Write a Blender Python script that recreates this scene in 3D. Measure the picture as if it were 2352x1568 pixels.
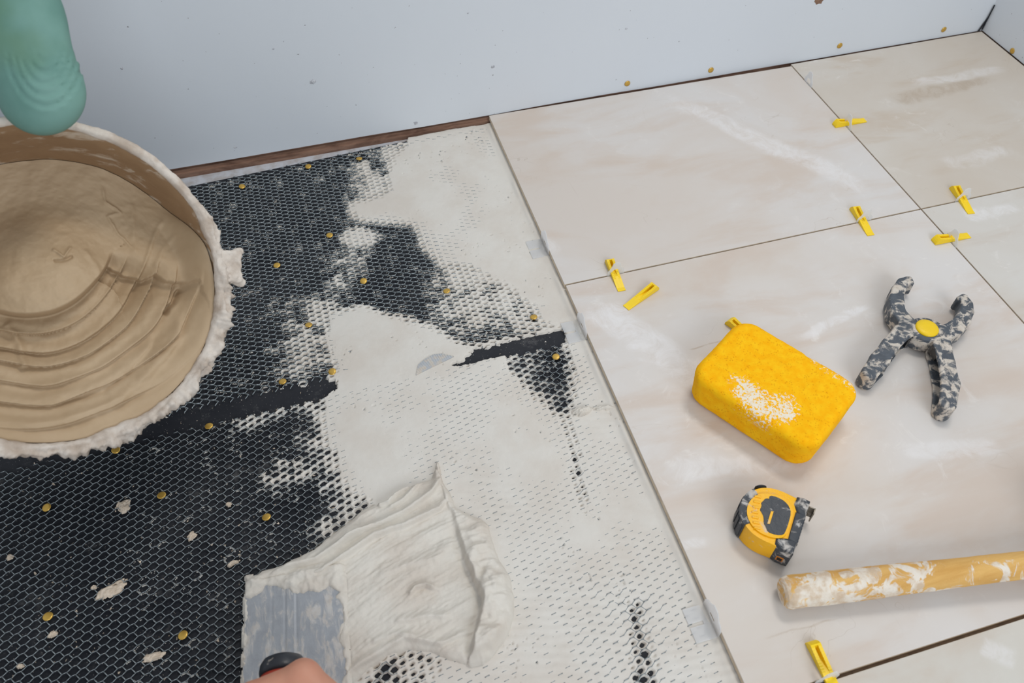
import bpy, bmesh, math, random
import numpy as np
from mathutils import Vector, Matrix

# ------------------------------------------------------------------ scene reset
for o in list(bpy.data.objects): bpy.data.objects.remove(o, do_unlink=True)
scene = bpy.context.scene
COL = scene.collection
rng = np.random.default_rng(7)
random.seed(7)

# ------------------------------------------------------------------ camera (units: metres, z = 0 is the top of the laid tiles, y = 0 the back wall)
W, H = 2352, 1568
FPX = 1837.77
PITCH, YAW, ROLL = 0.891058, -0.278582, -0.001266
CAM = np.array([-0.295139, -1.181568, 0.860641])
def cam_axes():
    cp, sp = math.cos(PITCH), math.sin(PITCH); cy, sy = math.cos(YAW), math.sin(YAW); cr, sr = math.cos(ROLL), math.sin(ROLL)
    f = np.array([0, cp, -sp]); r = np.array([1., 0, 0]); u = np.cross(r, f)
    r2 = cr*r + sr*u; u2 = -sr*r + cr*u
    Z = np.array([[cy, -sy, 0], [sy, cy, 0], [0, 0, 1.]])
    return Z@r2, Z@u2, Z@f
CR, CU, CF = cam_axes()
cd = bpy.data.cameras.new('camera'); cam = bpy.data.objects.new('camera', cd); COL.objects.link(cam)
cd.sensor_width = 36.0; cd.lens = FPX/W*36.0; cd.clip_start = 0.02; cd.clip_end = 50
M = Matrix.Identity(4)
for i in range(3):
    M[i][0] = CR[i]; M[i][1] = CU[i]; M[i][2] = -CF[i]; M[i][3] = CAM[i]
cam.matrix_world = M
cd.dof.use_dof = True; cd.dof.focus_distance = 1.12; cd.dof.aperture_fstop = 7.0
scene.camera = cam

# ------------------------------------------------------------------ world, light, exposure
wd = bpy.data.worlds.new('room_daylight'); scene.world = wd; wd.use_nodes = True
bg = wd.node_tree.nodes['Background']; bg.inputs[0].default_value = (0.88, 0.94, 1.0, 1); bg.inputs[1].default_value = 0.55
def area(name, loc, target, size, size_y, power, color):
    l = bpy.data.lights.new(name, 'AREA'); l.shape = 'RECTANGLE'; l.size = size; l.size_y = size_y; l.energy = power; l.color = color
    o = bpy.data.objects.new(name, l); COL.objects.link(o); o.location = loc
    o.rotation_euler = (Vector(target)-Vector(loc)).to_track_quat('-Z', 'Y').to_euler(); return o
area('ceiling_light', (0.62, -0.20, 2.0), (0.0, -0.6, 0), 0.55, 0.35, 13.0, (1.0, 0.96, 0.90))
area('front_fill_light', (0.35, -3.2, 1.75), (0.4, 0, 0.2), 1.7, 1.3, 43, (0.88, 0.94, 1.0))  # soft fill lamp added behind the camera to brighten the walls
scene.view_settings.view_transform = 'Standard'; scene.view_settings.look = 'None'
scene.view_settings.exposure = -0.13; scene.view_settings.gamma = 1.0; scene.view_settings.use_curve_mapping = False

# ------------------------------------------------------------------ pixel -> point on a real plane of the room
def ray(px, py):
    d = (px-W/2)/FPX*CR - (py-H/2)/FPX*CU + CF
    return d
def P(px, py, z=0.0):
    d = ray(px, py); t = (z-CAM[2])/d[2]; return CAM + t*d
def PW(px, py, y=0.0):
    d = ray(px, py); t = (y-CAM[1])/d[1]; return CAM + t*d
def PX(px, py, x):
    d = ray(px, py); t = (x-CAM[0])/d[0]; return CAM + t*d
def polyw(pts, z): return np.array([P(a, b, z)[:2] for a, b in pts])

ZF = -0.016            # dark membrane
XW, XR, D1, D2 = 0.5986, 1.0278, 0.4317, 1.0331

# ------------------------------------------------------------------ numpy noise
def _h(i, j, k, seed):
    i = i.astype(np.int64); j = j.astype(np.int64); k = k.astype(np.int64)
    n = (i*374761393 + j*668265263 + k*2147483647 + seed*974634777) & 0xFFFFFFFF
    n = ((n ^ (n >> 13))*1274126177) & 0xFFFFFFFF
    n = ((n ^ (n >> 16))*2246822519) & 0xFFFFFFFF
    return ((n ^ (n >> 15)) & 0xFFFFFF)/float(0xFFFFFF)
def vn(x, y, z=None, seed=0):
    x = np.asarray(x, float); y = np.asarray(y, float)
    z = np.zeros_like(x) if z is None else np.asarray(z, float)
    xi, yi, zi = np.floor(x), np.floor(y), np.floor(z); fx, fy, fz = x-xi, y-yi, z-zi
    s = lambda t: t*t*(3-2*t)
    fx, fy, fz = s(fx), s(fy), s(fz); out = 0
    for a in (0, 1):
        for b in (0, 1):
            for c in (0, 1):
                w = (fx if a else 1-fx)*(fy if b else 1-fy)*(fz if c else 1-fz)
                out = out + w*_h(xi+a, yi+b, zi+c, seed)
    return out*2-1
def fbm(x, y, z=None, seed=0, oct=3):
    o = 0; a = 1; f = 1; t = 0
    for i in range(oct):
        o = o + a*vn(np.asarray(x)*f, np.asarray(y)*f, None if z is None else np.asarray(z)*f, seed+i*17); t += a; a *= .5; f *= 2.03
    return o/t
def sdpoly(X, Y, poly):
    d = np.full(X.shape, 1e9); ins = np.zeros(X.shape, bool); n = len(poly)
    for i in range(n):
        ax, ay = poly[i]; bx, by = poly[(i+1) % n]
        ex, ey = bx-ax, by-ay; wx, wy = X-ax, Y-ay
        t = np.clip((wx*ex+wy*ey)/(ex*ex+ey*ey+1e-18), 0, 1)
        d = np.minimum(d, (wx-ex*t)**2+(wy-ey*t)**2)
        if abs(by-ay) > 1e-12:
            c = ((ay > Y) != (by > Y)) & (X < (bx-ax)*(Y-ay)/(by-ay)+ax); ins ^= c
    d = np.sqrt(d); return np.where(ins, d, -d)
def dpath(X, Y, pts):
    """distance to a polyline, signed side, and parameter 0..1 along it"""
    d = np.full(X.shape, 1e9); side = np.zeros(X.shape); par = np.zeros(X.shape)
    L = [np.hypot(*(np.array(pts[i+1])-np.array(pts[i]))) for i in range(len(pts)-1)]; T = sum(L); acc = 0
    for i in range(len(pts)-1):
        ax, ay = pts[i]; bx, by = pts[i+1]; ex, ey = bx-ax, by-ay; wx, wy = X-ax, Y-ay
        t = np.clip((wx*ex+wy*ey)/(ex*ex+ey*ey), 0, 1); dd = np.hypot(wx-ex*t, wy-ey*t)
        m = dd < d; d = np.where(m, dd, d); side = np.where(m, np.sign(ex*wy-ey*wx), side); par = np.where(m, (acc+t*L[i])/T, par); acc += L[i]
    return d, side, par
def sstep(a, b, x):
    t = np.clip((x-a)/(b-a), 0, 1); return t*t*(3-2*t)

# ------------------------------------------------------------------ object helpers
def mesh_np(name, V, F, mat, parent=None, smooth=True):
    """V (n,3), F list/array of faces"""
    me = bpy.data.meshes.new(name); V = np.asarray(V, np.float32)
    if isinstance(F, np.ndarray):
        k = F.shape[1]; me.vertices.add(len(V)); me.vertices.foreach_set('co', V.ravel())
        me.loops.add(F.size); me.loops.foreach_set('vertex_index', F.astype(np.int32).ravel())
        me.polygons.add(len(F)); me.polygons.foreach_set('loop_start', np.arange(0, F.size, k, dtype=np.int32))
        me.polygons.foreach_set('loop_total', np.full(len(F), k, np.int32)); me.update(calc_edges=True)
    else:
        me.from_pydata([tuple(map(float, v)) for v in V], [], [tuple(int(i) for i in f) for f in F])
    if smooth: me.polygons.foreach_set('use_smooth', np.ones(len(me.polygons), bool))
    me.validate(); me.update()
    if mat: me.materials.append(mat)
    o = bpy.data.objects.new(name, me); COL.objects.link(o)
    if parent is not None: o.parent = parent
    return o
def bm_obj(name, bm, mat, parent=None, smooth=False):
    bmesh.ops.recalc_face_normals(bm, faces=bm.faces[:])
    me = bpy.data.meshes.new(name); bm.to_mesh(me); bm.free()
    if smooth: me.polygons.foreach_set('use_smooth', np.ones(len(me.polygons), bool))
    if mat: me.materials.append(mat)
    o = bpy.data.objects.new(name, me); COL.objects.link(o)
    if parent is not None: o.parent = parent
    return o
def tag(o, label=None, cat=None, group=None, kind=None):
    if label: o['label'] = label
    if cat: o['category'] = cat
    if group: o['group'] = group
    if kind: o['kind'] = kind
    return o
def empty(name, label, cat, loc=(0, 0, 0), group=None, rot=None):
    o = bpy.data.objects.new(name, None); COL.objects.link(o); o.location = loc; o.empty_display_size = .02
    if rot is not None: o.rotation_euler = rot
    return tag(o, label, cat, group)
def box_bm(bm, x0, x1, y0, y1, z0, z1, bevel=0, seg=2, mat=None):
    vs = [bm.verts.new(v) for v in [(x0, y0, z0), (x1, y0, z0), (x1, y1, z0), (x0, y1, z0), (x0, y0, z1), (x1, y0, z1), (x1, y1, z1), (x0, y1, z1)]]
    fs = [bm.faces.new([vs[i] for i in f]) for f in [(3, 2, 1, 0), (4, 5, 6, 7), (0, 1, 5, 4), (1, 2, 6, 5), (2, 3, 7, 6), (3, 0, 4, 7)]]
    if bevel:
        es = list({e for f in fs for e in f.edges}); bmesh.ops.bevel(bm, geom=es, offset=bevel, segments=seg, affect='EDGES', profile=.5)
def prism(name, poly, z0, z1, mat, parent=None, bevel=0.0, seg=3, smooth=True):
    bm = bmesh.new(); lo = [bm.verts.new((x, y, z0)) for x, y in poly]; hi = [bm.verts.new((x, y, z1)) for x, y in poly]; n = len(poly)
    a = bm.faces.new(lo[::-1]); b = bm.faces.new(hi)
    for i in range(n): bm.faces.new((lo[i], lo[(i+1) % n], hi[(i+1) % n], hi[i]))
    if bevel:
        es = list(a.edges)+list(b.edges); bmesh.ops.bevel(bm, geom=es, offset=bevel, segments=seg, affect='EDGES', profile=.5)
    o = bm_obj(name, bm, mat, parent, smooth)
    if smooth: autosmooth(o)
    return o
def autosmooth(o, ang=35):
    me = o.data; bm = bmesh.new(); bm.from_mesh(me); c = math.radians(ang)
    for e in bm.edges:
        if len(e.link_faces) == 2 and e.calc_face_angle(0) > c: e.smooth = False
    bm.to_mesh(me); bm.free()
def surf_nets(f, lo, hi, h):
    lo = np.array(lo, float); n = np.ceil((np.array(hi)-lo)/h).astype(int)+1
    g = [lo[i]+h*np.arange(n[i]) for i in range(3)]
    X, Y, Z = np.meshgrid(*g, indexing='ij'); v = f(X, Y, Z); s = v < 0
    c = [(0, 0, 0), (1, 0, 0), (0, 1, 0), (1, 1, 0), (0, 0, 1), (1, 0, 1), (0, 1, 1), (1, 1, 1)]
    sl = lambda A, o: A[o[0]:n[0]-1+o[0], o[1]:n[1]-1+o[1], o[2]:n[2]-1+o[2]]
    sc = [sl(s, o) for o in c]; vc = [sl(v, o) for o in c]
    tot = sum(a.astype(int) for a in sc); act = (tot > 0) & (tot < 8)
    idx = np.full(act.shape, -1); idx[act] = np.arange(act.sum())
    acc = np.zeros((act.sum(), 3)); cnt = np.zeros(act.sum())
    for a in range(8):
        for b in range(a+1, 8):
            if sum(abs(c[a][i]-c[b][i]) for i in range(3)) != 1: continue
            va, vb = vc[a][act], vc[b][act]; m = (va < 0) != (vb < 0)
            t = np.where(m, va/(va-vb+1e-20), 0)
            p = np.array(c[a])[None]+t[:, None]*(np.array(c[b])-np.array(c[a]))[None]
            acc[m] += p[m]; cnt[m] += 1
    ii = np.argwhere(act); V = lo+h*(ii+acc/np.maximum(cnt, 1)[:, None]); F = []
    for ax in range(3):
        b1, b2 = (ax+1) % 3, (ax+2) % 3
        sA = [slice(None)]*3; sB = [slice(None)]*3; sA[ax] = slice(0, -1); sB[ax] = slice(1, None)
        dif = s[tuple(sA)] != s[tuple(sB)]; pos = np.argwhere(dif)
        ok = (pos[:, b1] > 0) & (pos[:, b1] < n[b1]-1) & (pos[:, b2] > 0) & (pos[:, b2] < n[b2]-1); pos = pos[ok]
        q = []
        for d1, d2 in ((-1, -1), (0, -1), (0, 0), (-1, 0)):
            pp = pos.copy(); pp[:, b1] += d1; pp[:, b2] += d2; q.append(idx[pp[:, 0], pp[:, 1], pp[:, 2]])
        q = np.stack(q, 1); fl = s[pos[:, 0], pos[:, 1], pos[:, 2]]; q[~fl] = q[~fl][:, ::-1]; F.append(q)
    F = np.concatenate(F); F = F[(F >= 0).all(1)]
    return V, F
def cap(X, Y, Z, a, b, ra, rb):
    a = np.array(a, float); b = np.array(b, float); d = b-a
    t = np.clip(((X-a[0])*d[0]+(Y-a[1])*d[1]+(Z-a[2])*d[2])/(d@d), 0, 1)
    return np.sqrt((X-a[0]-t*d[0])**2+(Y-a[1]-t*d[1])**2+(Z-a[2]-t*d[2])**2)-(ra+(rb-ra)*t)
def smin(a, b, k):
    h = np.clip(.5+.5*(b-a)/k, 0, 1); return b+(a-b)*h-k*h*(1-h)

# ------------------------------------------------------------------ materials
def srgb(r, g, b):
    f = lambda c: (c/255/12.92) if c/255 <= .04045 else ((c/255+.055)/1.055)**2.4
    return (f(r), f(g), f(b), 1)
class NT:
    def __init__(s, name):
        s.m = bpy.data.materials.new(name); s.m.use_nodes = True; s.t = s.m.node_tree; s.b = s.t.nodes['Principled BSDF']
        s.tc = s.n('ShaderNodeTexCoord'); s.co = s.tc.outputs['Object']
    def n(s, k, **kw):
        a = s.t.nodes.new(k)
        for q, v in kw.items(): setattr(a, q, v)
        return a
    def l(s, a, b): s.t.links.new(a, b)
    def set(s, sock, v):
        if isinstance(v, bpy.types.NodeSocket): s.l(v, sock)
        else: sock.default_value = v
    def math(s, op, a, b=0.0, c=None, clamp=False):
        m = s.n('ShaderNodeMath', operation=op); m.use_clamp = clamp
        s.set(m.inputs[0], a); s.set(m.inputs[1], b)
        if c is not None: s.set(m.inputs[2], c)
        return m.outputs[0]
    def vmath(s, op, a, b=(0, 0, 0)):
        m = s.n('ShaderNodeVectorMath', operation=op); s.set(m.inputs[0], a); s.set(m.inputs[1], b)
        return m.outputs['Value'] if op in ('DOT_PRODUCT', 'LENGTH') else m.outputs[0]
    def noise(s, scale, detail=4, rough=.55, dist=0, co=None, off=None):
        t = s.n('ShaderNodeTexNoise'); t.inputs['Scale'].default_value = scale; t.inputs['Detail'].default_value = detail
        t.inputs['Roughness'].default_value = rough; t.inputs['Distortion'].default_value = dist
        c = co or s.co
        if off: c = s.vmath('ADD', c, off)
        s.l(c, t.inputs['Vector']); return t.outputs['Fac']
    def ncol(s, scale, off=(0, 0, 0), detail=3):
        t = s.n('ShaderNodeTexNoise'); t.inputs['Scale'].default_value = scale; t.inputs['Detail'].default_value = detail
        s.l(s.vmath('ADD', s.co, off), t.inputs['Vector']); return t.outputs['Color']
    def smooth(s, x, a, b):
        m = s.n('ShaderNodeMapRange', interpolation_type='SMOOTHSTEP'); s.set(m.inputs[0], x); s.set(m.inputs[1], a); s.set(m.inputs[2], b); return m.outputs[0]
    def mix(s, f, a, b):
        m = s.n('ShaderNodeMix', data_type='RGBA'); s.set(m.inputs[0], f); s.set(m.inputs[6], a); s.set(m.inputs[7], b); return m.outputs[2]
    def bump(s, h, strength=.3, dist=.001, prev=None):
        b = s.n('ShaderNodeBump'); b.inputs['Strength'].default_value = strength; b.inputs['Distance'].default_value = dist
        s.l(h, b.inputs['Height'])
        if prev is not None: s.l(prev, b.inputs['Normal'])
        return b.outputs[0]
    def fin(s, color=None, rough=.6, metal=0, normal=None, spec=.5, **kw):
        if color is not None: s.set(s.b.inputs['Base Color'], color)
        s.set(s.b.inputs['Roughness'], rough); s.set(s.b.inputs['Metallic'], metal); s.b.inputs['Specular IOR Level'].default_value = spec
        if normal is not None: s.l(normal, s.b.inputs['Normal'])
        for k, v in kw.items(): s.set(s.b.inputs[k], v)
        return s.m

MORT = srgb(207, 200, 190); MORT2 = srgb(186, 170, 152); MORTW = srgb(222, 217, 209)
def m_mortar(name, c1, c2, scale=40, fine=.35, rough=.75, pit=True):
    t = NT(name); n = t.noise(scale, 5, .6); col = t.mix(t.smooth(n, .35, .7), c1, c2)
    f = t.noise(900, 3, .6); g = t.noise(220, 3, .6)
    nb = t.bump(g, fine, .0012); nb = t.bump(f, fine*.7, .0005, nb)
    return t.fin(col, rough, 0, nb, .3)
mat_mortar = m_mortar('mortar_spread', srgb(217, 212, 204), srgb(210, 202, 192), 14, .2)
mat_heap = m_mortar('mortar_fresh', srgb(216, 210, 200), srgb(206, 196, 184), 18, .35)
mat_bucket_mortar = m_mortar('mortar_in_bucket', srgb(184, 160, 130), srgb(172, 147, 116), 9, .12, .6)
mat_crust = m_mortar('mortar_crust', srgb(214, 204, 193), srgb(178, 162, 147), 38, .5, .85)
mat_splat = m_mortar('mortar_dried', srgb(212, 196, 178), srgb(190, 172, 152), 200, .4, .85)

def m_wall():
    t = NT('wall_paint'); n = t.noise(3, 4, .5); n2 = t.noise(90, 3, .55)
    sp = t.smooth(t.noise(160, 2, .5), .735, .76)
    col = t.mix(n, srgb(222, 226, 231), srgb(214, 219, 225)); col = t.mix(sp, col, srgb(160, 160, 165))
    nb = t.bump(n2, .10, .001); return t.fin(col, .45, 0, nb, .4)
mat_wall = m_wall()
def m_membrane():
    t = NT('membrane'); n = t.noise(7, 5, .6); col = t.mix(t.smooth(n, .3, .75), srgb(34, 36, 42), srgb(54, 55, 59))
    d = t.smooth(t.noise(30, 5, .75), .56, .8); col = t.mix(t.math('MULTIPLY', d, .35), col, srgb(140, 138, 136))
    sp = t.smooth(t.noise(520, 2, .5), .70, .76); col = t.mix(t.math('MULTIPLY', sp, .8), col, srgb(196, 192, 186))
    return t.fin(col, .75, 0, t.bump(t.noise(300, 3), .15, .0006), .2)
mat_membrane = m_membrane()
def m_steel():
    t = NT('galvanised_lath'); n = t.noise(35, 3); col = t.mix(n, srgb(124, 132, 136), srgb(176, 183, 186))
    return t.fin(col, .4, .6, None)
mat_lath = m_steel()
def m_wood(name, a, b, rough=.8):
    t = NT(name); n = t.noise(60, 5, .65, .6, co=t.vmath('MULTIPLY', t.co, (.25, 1, 1))); col = t.mix(t.smooth(n, .3, .7), a, b)
    return t.fin(col, rough, 0, t.bump(n, .5, .002), .25)
mat_sill = m_wood('sill_wood', srgb(98, 72, 60), srgb(150, 118, 100))
mat_sub = m_mortar('subfloor', srgb(200, 202, 208), srgb(178, 172, 170), 60, .3, .8)
mat_bed = m_mortar('tile_bed', srgb(150, 128, 108), srgb(128, 108, 92), 80, .4, .9)
mat_tile_edge = m_mortar('tile_body', srgb(222, 206, 184), srgb(204, 186, 162), 120, .3, .8)

def m_tile(name, seed, base, pale, tan, veins=(), tanveins=()):
    t = NT(name); off = (seed*3.17, seed*1.71, seed*.5)
    n1 = t.noise(3.2, 5, .55, .6, off=off); n2 = t.noise(9, 5, .6, .4, co=t.vmath('MULTIPLY', t.co, (.45, 1.3, 1)), off=off)
    col = t.mix(t.smooth(n1, .35, .68), base, pale)
    col = t.mix(t.math('MULTIPLY', t.smooth(n2, .48, .72), .75), col, tan)
    # cloudy white flecks
    n3 = t.noise(26, 6, .7, 1.0, off=off); col = t.mix(t.math('MULTIPLY', t.math('MULTIPLY', t.smooth(n3, .56, .74), t.smooth(n1, .45, .6)), .7), col, srgb(226, 221, 216))
    # hairline marks
    n4 = t.noise(5, 3, .5, 2.2, off=(seed*2.3, seed, 0)); hl = t.math('SUBTRACT', 1.0, t.smooth(t.math('ABSOLUTE', t.math('SUBTRACT', n4, .5)), .0, .0035))
    hl = t.math('MULTIPLY', hl, t.smooth(t.noise(7, 2, .5, off=off), .55, .68)); col = t.mix(t.math('MULTIPLY', hl, .35), col, srgb(168, 150, 134))
    def vein(p0, p1, w, amp, colr, k, nsc):
        nonlocal col
        p0 = np.array(p0); p1 = np.array(p1); L = np.hypot(*(p1-p0)); dx, dy = (p1-p0)/L
        wp = t.vmath('MULTIPLY', t.vmath('SUBTRACT', t.ncol(nsc, off, 8), (.5, .5, .5)), (amp, amp, 0))
        q = t.vmath('SUBTRACT', t.vmath('ADD', t.co, wp), (float(p0[0]), float(p0[1]), 0))
        al = t.vmath('DOT_PRODUCT', q, (float(dx), float(dy), 0)); ac = t.math('ABSOLUTE', t.vmath('DOT_PRODUCT', q, (float(-dy), float(dx), 0)))
        m = t.math('SUBTRACT', 1.0, t.smooth(ac, w*.25, w)); m = t.math('MULTIPLY', m, t.smooth(al, 0.0, L*.2)); m = t.math('MULTIPLY', m, t.math('SUBTRACT', 1.0, t.smooth(al, L*.75, L)))
        m = t.math('MULTIPLY', t.smooth(t.math('MULTIPLY', m, t.math('SUBTRACT', t.math('MULTIPLY', t.noise(28, 9, .75, 1.2, off=off), 2.0), .45)), .10, .85), .85)
        col = t.mix(t.math('MULTIPLY', m, k), col, colr)
    for v in veins: vein(v[0], v[1], v[2], v[3], srgb(229, 226, 225), v[4], v[5])
    for v in tanveins: vein(v[0], v[1], v[2], v[3], srgb(176, 158, 138), v[4], v[5])
    return t.fin(col, .42, 0, t.bump(n3, .04, .0006), .3)

def m_plastic(name, c, rough=.4, c2=None, **kw):
    t = NT(name); col = t.mix(t.noise(40, 3), c, c2 or c); return t.fin(col, rough, 0, t.bump(t.noise(500, 2), .06, .0004), .5, **kw)
def m_dirty(name, base, base2, lo, hi, scale, rough=.55, dirt=MORTW, metal=0.0, stretch=(1, 1, 1), amt=1.0, off=(0, 0, 0)):
    """an object splashed with dried mortar"""
    t = NT(name); co = t.vmath('MULTIPLY', t.vmath('ADD', t.co, off), stretch)
    n = t.noise(scale, 6, .62, .5, co=co); m = t.math('MULTIPLY', t.smooth(n, lo, hi), amt)
    b = t.mix(t.noise(scale*1.7, 4), base, base2); dcol = t.mix(t.noise(scale*2.2, 4, off=(3, 1, 2)), dirt, MORT2)
    col = t.mix(m, b, dcol); nb = t.bump(n, .5, .0016); nb = t.bump(t.noise(scale*9, 3), .25, .0006, nb)
    return t.fin(col, t.math('ADD', rough, t.math('MULTIPLY', m, .3)), t.math('MULTIPLY', t.math('SUBTRACT', 1.0, m), metal), nb, .4)
mat_yellow = m_plastic('yellow_plastic', srgb(250, 205, 10), .4, srgb(246, 214, 30))
mat_black = m_dirty('black_rubber', srgb(46, 50, 56), srgb(62, 66, 72), .52, .72, 55, .55)
mat_black_clean = m_plastic('black_rubber_clean', srgb(46, 50, 56), .5, srgb(58, 61, 67))
def m_clip():
    t = NT('clip_plastic'); t.b.inputs['Base Color'].default_value = srgb(240, 241, 242); t.b.inputs['Roughness'].default_value = .4
    tr = t.n('ShaderNodeBsdfTransparent'); tr.inputs[0].default_value = (.98, .98, .98, 1); tl_ = t.n('ShaderNodeBsdfTranslucent'); tl_.inputs[0].default_value = (.95, .95, .96, 1)
    m1 = t.n('ShaderNodeMixShader'); m1.inputs[0].default_value = .6; t.l(t.b.outputs[0], m1.inputs[1]); t.l(tl_.outputs[0], m1.inputs[2])
    mx = t.n('ShaderNodeMixShader'); mx.inputs[0].default_value = .68
    out = t.t.nodes['Material Output']; t.l(tr.outputs[0], mx.inputs[1]); t.l(m1.outputs[0], mx.inputs[2]); t.l(mx.outputs[0], out.inputs[0]); return t.m
mat_clip = m_clip()

# ================================================================== SETTING
def mem_edge(x): return np.clip(-.0118+(np.asarray(x)+.15)*.052, -.036, -.0105)     # far edge of the membrane: not quite parallel to the wall
bm = bmesh.new(); box_bm(bm, -1.25, 1.12, -1.5, .012, ZF-.02, ZF-.0016); floor = tag(bm_obj('floor', bm, mat_sub), 'pale subfloor under the dark membrane', 'floor', kind='structure')
prism('membrane', [(-1.25, -1.5), (1.0, -1.5), (1.0, -.0105), (0, -.0105), (-.15, float(mem_edge(-.15))), (-.62, float(mem_edge(-.62))), (-1.25, -.036)], ZF-.0015, ZF, mat_membrane, floor, 0, 1, False)
# brown sill under the wallboard
bm = bmesh.new(); box_bm(bm, -1.25, 1.04, -.0045, .02, ZF-.004, -.0095); box_bm(bm, -1.25, 1.04, .0005, .02, -.0096, -.0045); box_bm(bm, -1.25, 1.04, .005, .02, -.0046, .0006)
tag(bm_obj('trim_1', bm, mat_sill), 'bare brown wooden sill showing under the wallboard', 'sill', kind='structure')
# back wall: slightly ragged lower edge
nx = 240; xs = np.linspace(-1.6, 1.04, nx); V = []; F = []
for i, x in enumerate(xs):
    zb = .0004+.0012*float(vn(np.array(x*9), np.array(1.))) + (.0022 if x > XW else 0)*min(1, max(0, (x-XW)/.02))*0
    V += [(x, 0, zb), (x, 0, zb+.02), (x, 0, 1.7), (x, .0125, 1.7), (x, .0125, zb)]
for i in range(nx-1):
    for k in range(5):
        a = i*5+k; b = i*5+(k+1) % 5; F.append((a, a+5, b+5, b))
wall_back = tag(mesh_np('wall_back', V, F, mat_wall, smooth=False), 'pale painted back wall', 'wall', kind='structure')
bm = bmesh.new(); box_bm(bm, XR, XR+.0125, -1.9, .004, .0006, 1.7); tag(bm_obj('wall_right', bm, mat_wall), 'pale side wall meeting the corner', 'wall', kind='structure')
bm = bmesh.new(); box_bm(bm, XR+.003, XR+.02, -1.9, .0, ZF-.011, .001); tag(bm_obj('trim_2', bm, mat_sill), 'brown sill under the side wall', 'sill', kind='structure')
# dark folded joint strip in the corner
bm = bmesh.new()
c0 = PW(2254, 67); c1 = PW(2268, 30)
for (a, b) in [((XR-.010, -.0022, .001), (XR-.002, -.0018, .030)), ((XR-.004, -.003, .004), (XR-.0015, -.0022, .055))]:
    a = Vector(a); b = Vector(b); w = Vector((.0016, 0, 0)); n_ = Vector((0, -.0012, 0))
    v = [bm.verts.new(q) for q in (a-w, a+w, b+w*.6, b-w*.6, a-w+n_, a+w+n_, b+w*.6+n_, b-w*.6+n_)]
    for f in [(0, 1, 2, 3), (7, 6, 5, 4), (0, 4, 5, 1), (1, 5, 6, 2), (2, 6, 7, 3), (3, 7, 4, 0)]: bm.faces.new([v[i] for i in f])
bm_obj('corner_gap_filler', bm, mat_membrane, wall_back)
# chips and scars on the wall paper
mat_scar = m_mortar('torn_paper', srgb(150, 118, 96), srgb(120, 96, 84), 200, .5, .9)
mat_scar2 = m_mortar('chipped_paint', srgb(214, 216, 220), srgb(150, 150, 158), 300, .6, .9)
def scar(px, py, r, mat, seed, h=.0012):
    c = PW(px, py); n = 13; V = [(c[0], -h, c[2])]; F = []
    for i in range(n):
        a = i/n*2*math.pi; rr = r*(.6+.5*_h(np.array(i), np.array(seed), np.array(0), 3)); V.append((c[0]+rr*math.cos(a)*1.2, -.0001, c[2]+rr*math.sin(a)))
    for i in range(n): F.append((0, 1+i, 1+(i+1) % n))
    mesh_np('paint_chip', V, F, mat, wall_back, False)
for i, (a, b, r, m_) in enumerate([(718, 188, .0045, mat_scar2), (1132, 153, .0035, mat_scar2), (1882, 0, .009, mat_scar), (280, 157, .002, mat_scar2), (1438, 66, .0022, mat_scar2), (628, 112, .0018, mat_scar2), (1075, 30, .0015, mat_scar2), (1560, 95, .0015, mat_scar2), (540, 338, .003, mat_scar2), (955, 283, .004, mat_scar2)]):
    scar(a, b, r, m_, i)

# ------------------------------------------------------------------ tiles (z from -9 mm to 0)
B = srgb(206, 194, 182); PALE = srgb(213, 208, 204); TAN = srgb(198, 182, 167)
def wp(px, py): return tuple(P(px, py)[:2])
tile_specs = [
 # x0, x1, y0, y1, material
 (0.0, XW-.0012, -D1+.0013, -.0035, m_tile('tile_marble_a', 1.0, srgb(208, 198, 189), srgb(213, 209, 206), srgb(203, 187, 173), [(wp(1480, 200), wp(2080, 470), .035, .05, .8, 6), (wp(1180, 500), wp(1290, 590), .02, .03, .5, 12)])),
 (XW+.0012, XR-.0028, -D1+.0013, -.0034, m_tile('tile_marble_b', 2.4, srgb(200, 189, 176), srgb(206, 199, 190), srgb(190, 172, 152), [(wp(2080, 200), wp(2340, 155), .02, .04, .6, 10), (wp(2150, 380), wp(2352, 340), .03, .05, .5, 8)], [(wp(2030, 240), wp(2300, 175), .03, .06, .8, 14)])),
 (0.001, XW-.0012, -D2+.0022, -D1-.0013, m_tile('tile_marble_c', 3.9, srgb(208, 198, 188), srgb(214, 209, 205), srgb(203, 186, 172), [(wp(1330, 680), wp(1720, 920), .045, .06, .95, 9), (wp(1500, 1090), wp(1900, 1040), .028, .05, .8, 8), (wp(1820, 780), wp(2010, 690), .012, .04, .9, 12), (wp(1540, 1260), wp(1640, 1240), .012, .02, .7, 15), (wp(2050, 1040), wp(2340, 1030), .02, .04, .6, 8)], [(wp(1570, 805), wp(1690, 775), .0022, .012, .7, 14), (wp(1740, 1470), wp(1960, 1410), .0018, .02, .5, 14)])),
 (XW+.0012, XR-.002, -D2+.0022, -D1-.0013, m_tile('tile_marble_d', 5.2, srgb(204, 196, 186), srgb(210, 206, 200), srgb(196, 182, 168), [(wp(2200, 500), wp(2352, 470), .02, .04, .8, 10)])),
 (0.001, XW-.0012, -1.5, -D2-.0022, m_tile('tile_marble_e', 6.6, srgb(204, 197, 187), srgb(211, 208, 200), srgb(196, 180, 164), [(wp(2240, 1480), wp(2352, 1530), .02, .04, .7, 10)])),
 (XW+.0012, XR-.002, -1.5, -D2-.0022, m_tile('tile_marble_f', 8.1, srgb(204, 197, 187), srgb(211, 208, 200), srgb(196, 180, 164))),
]
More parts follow.
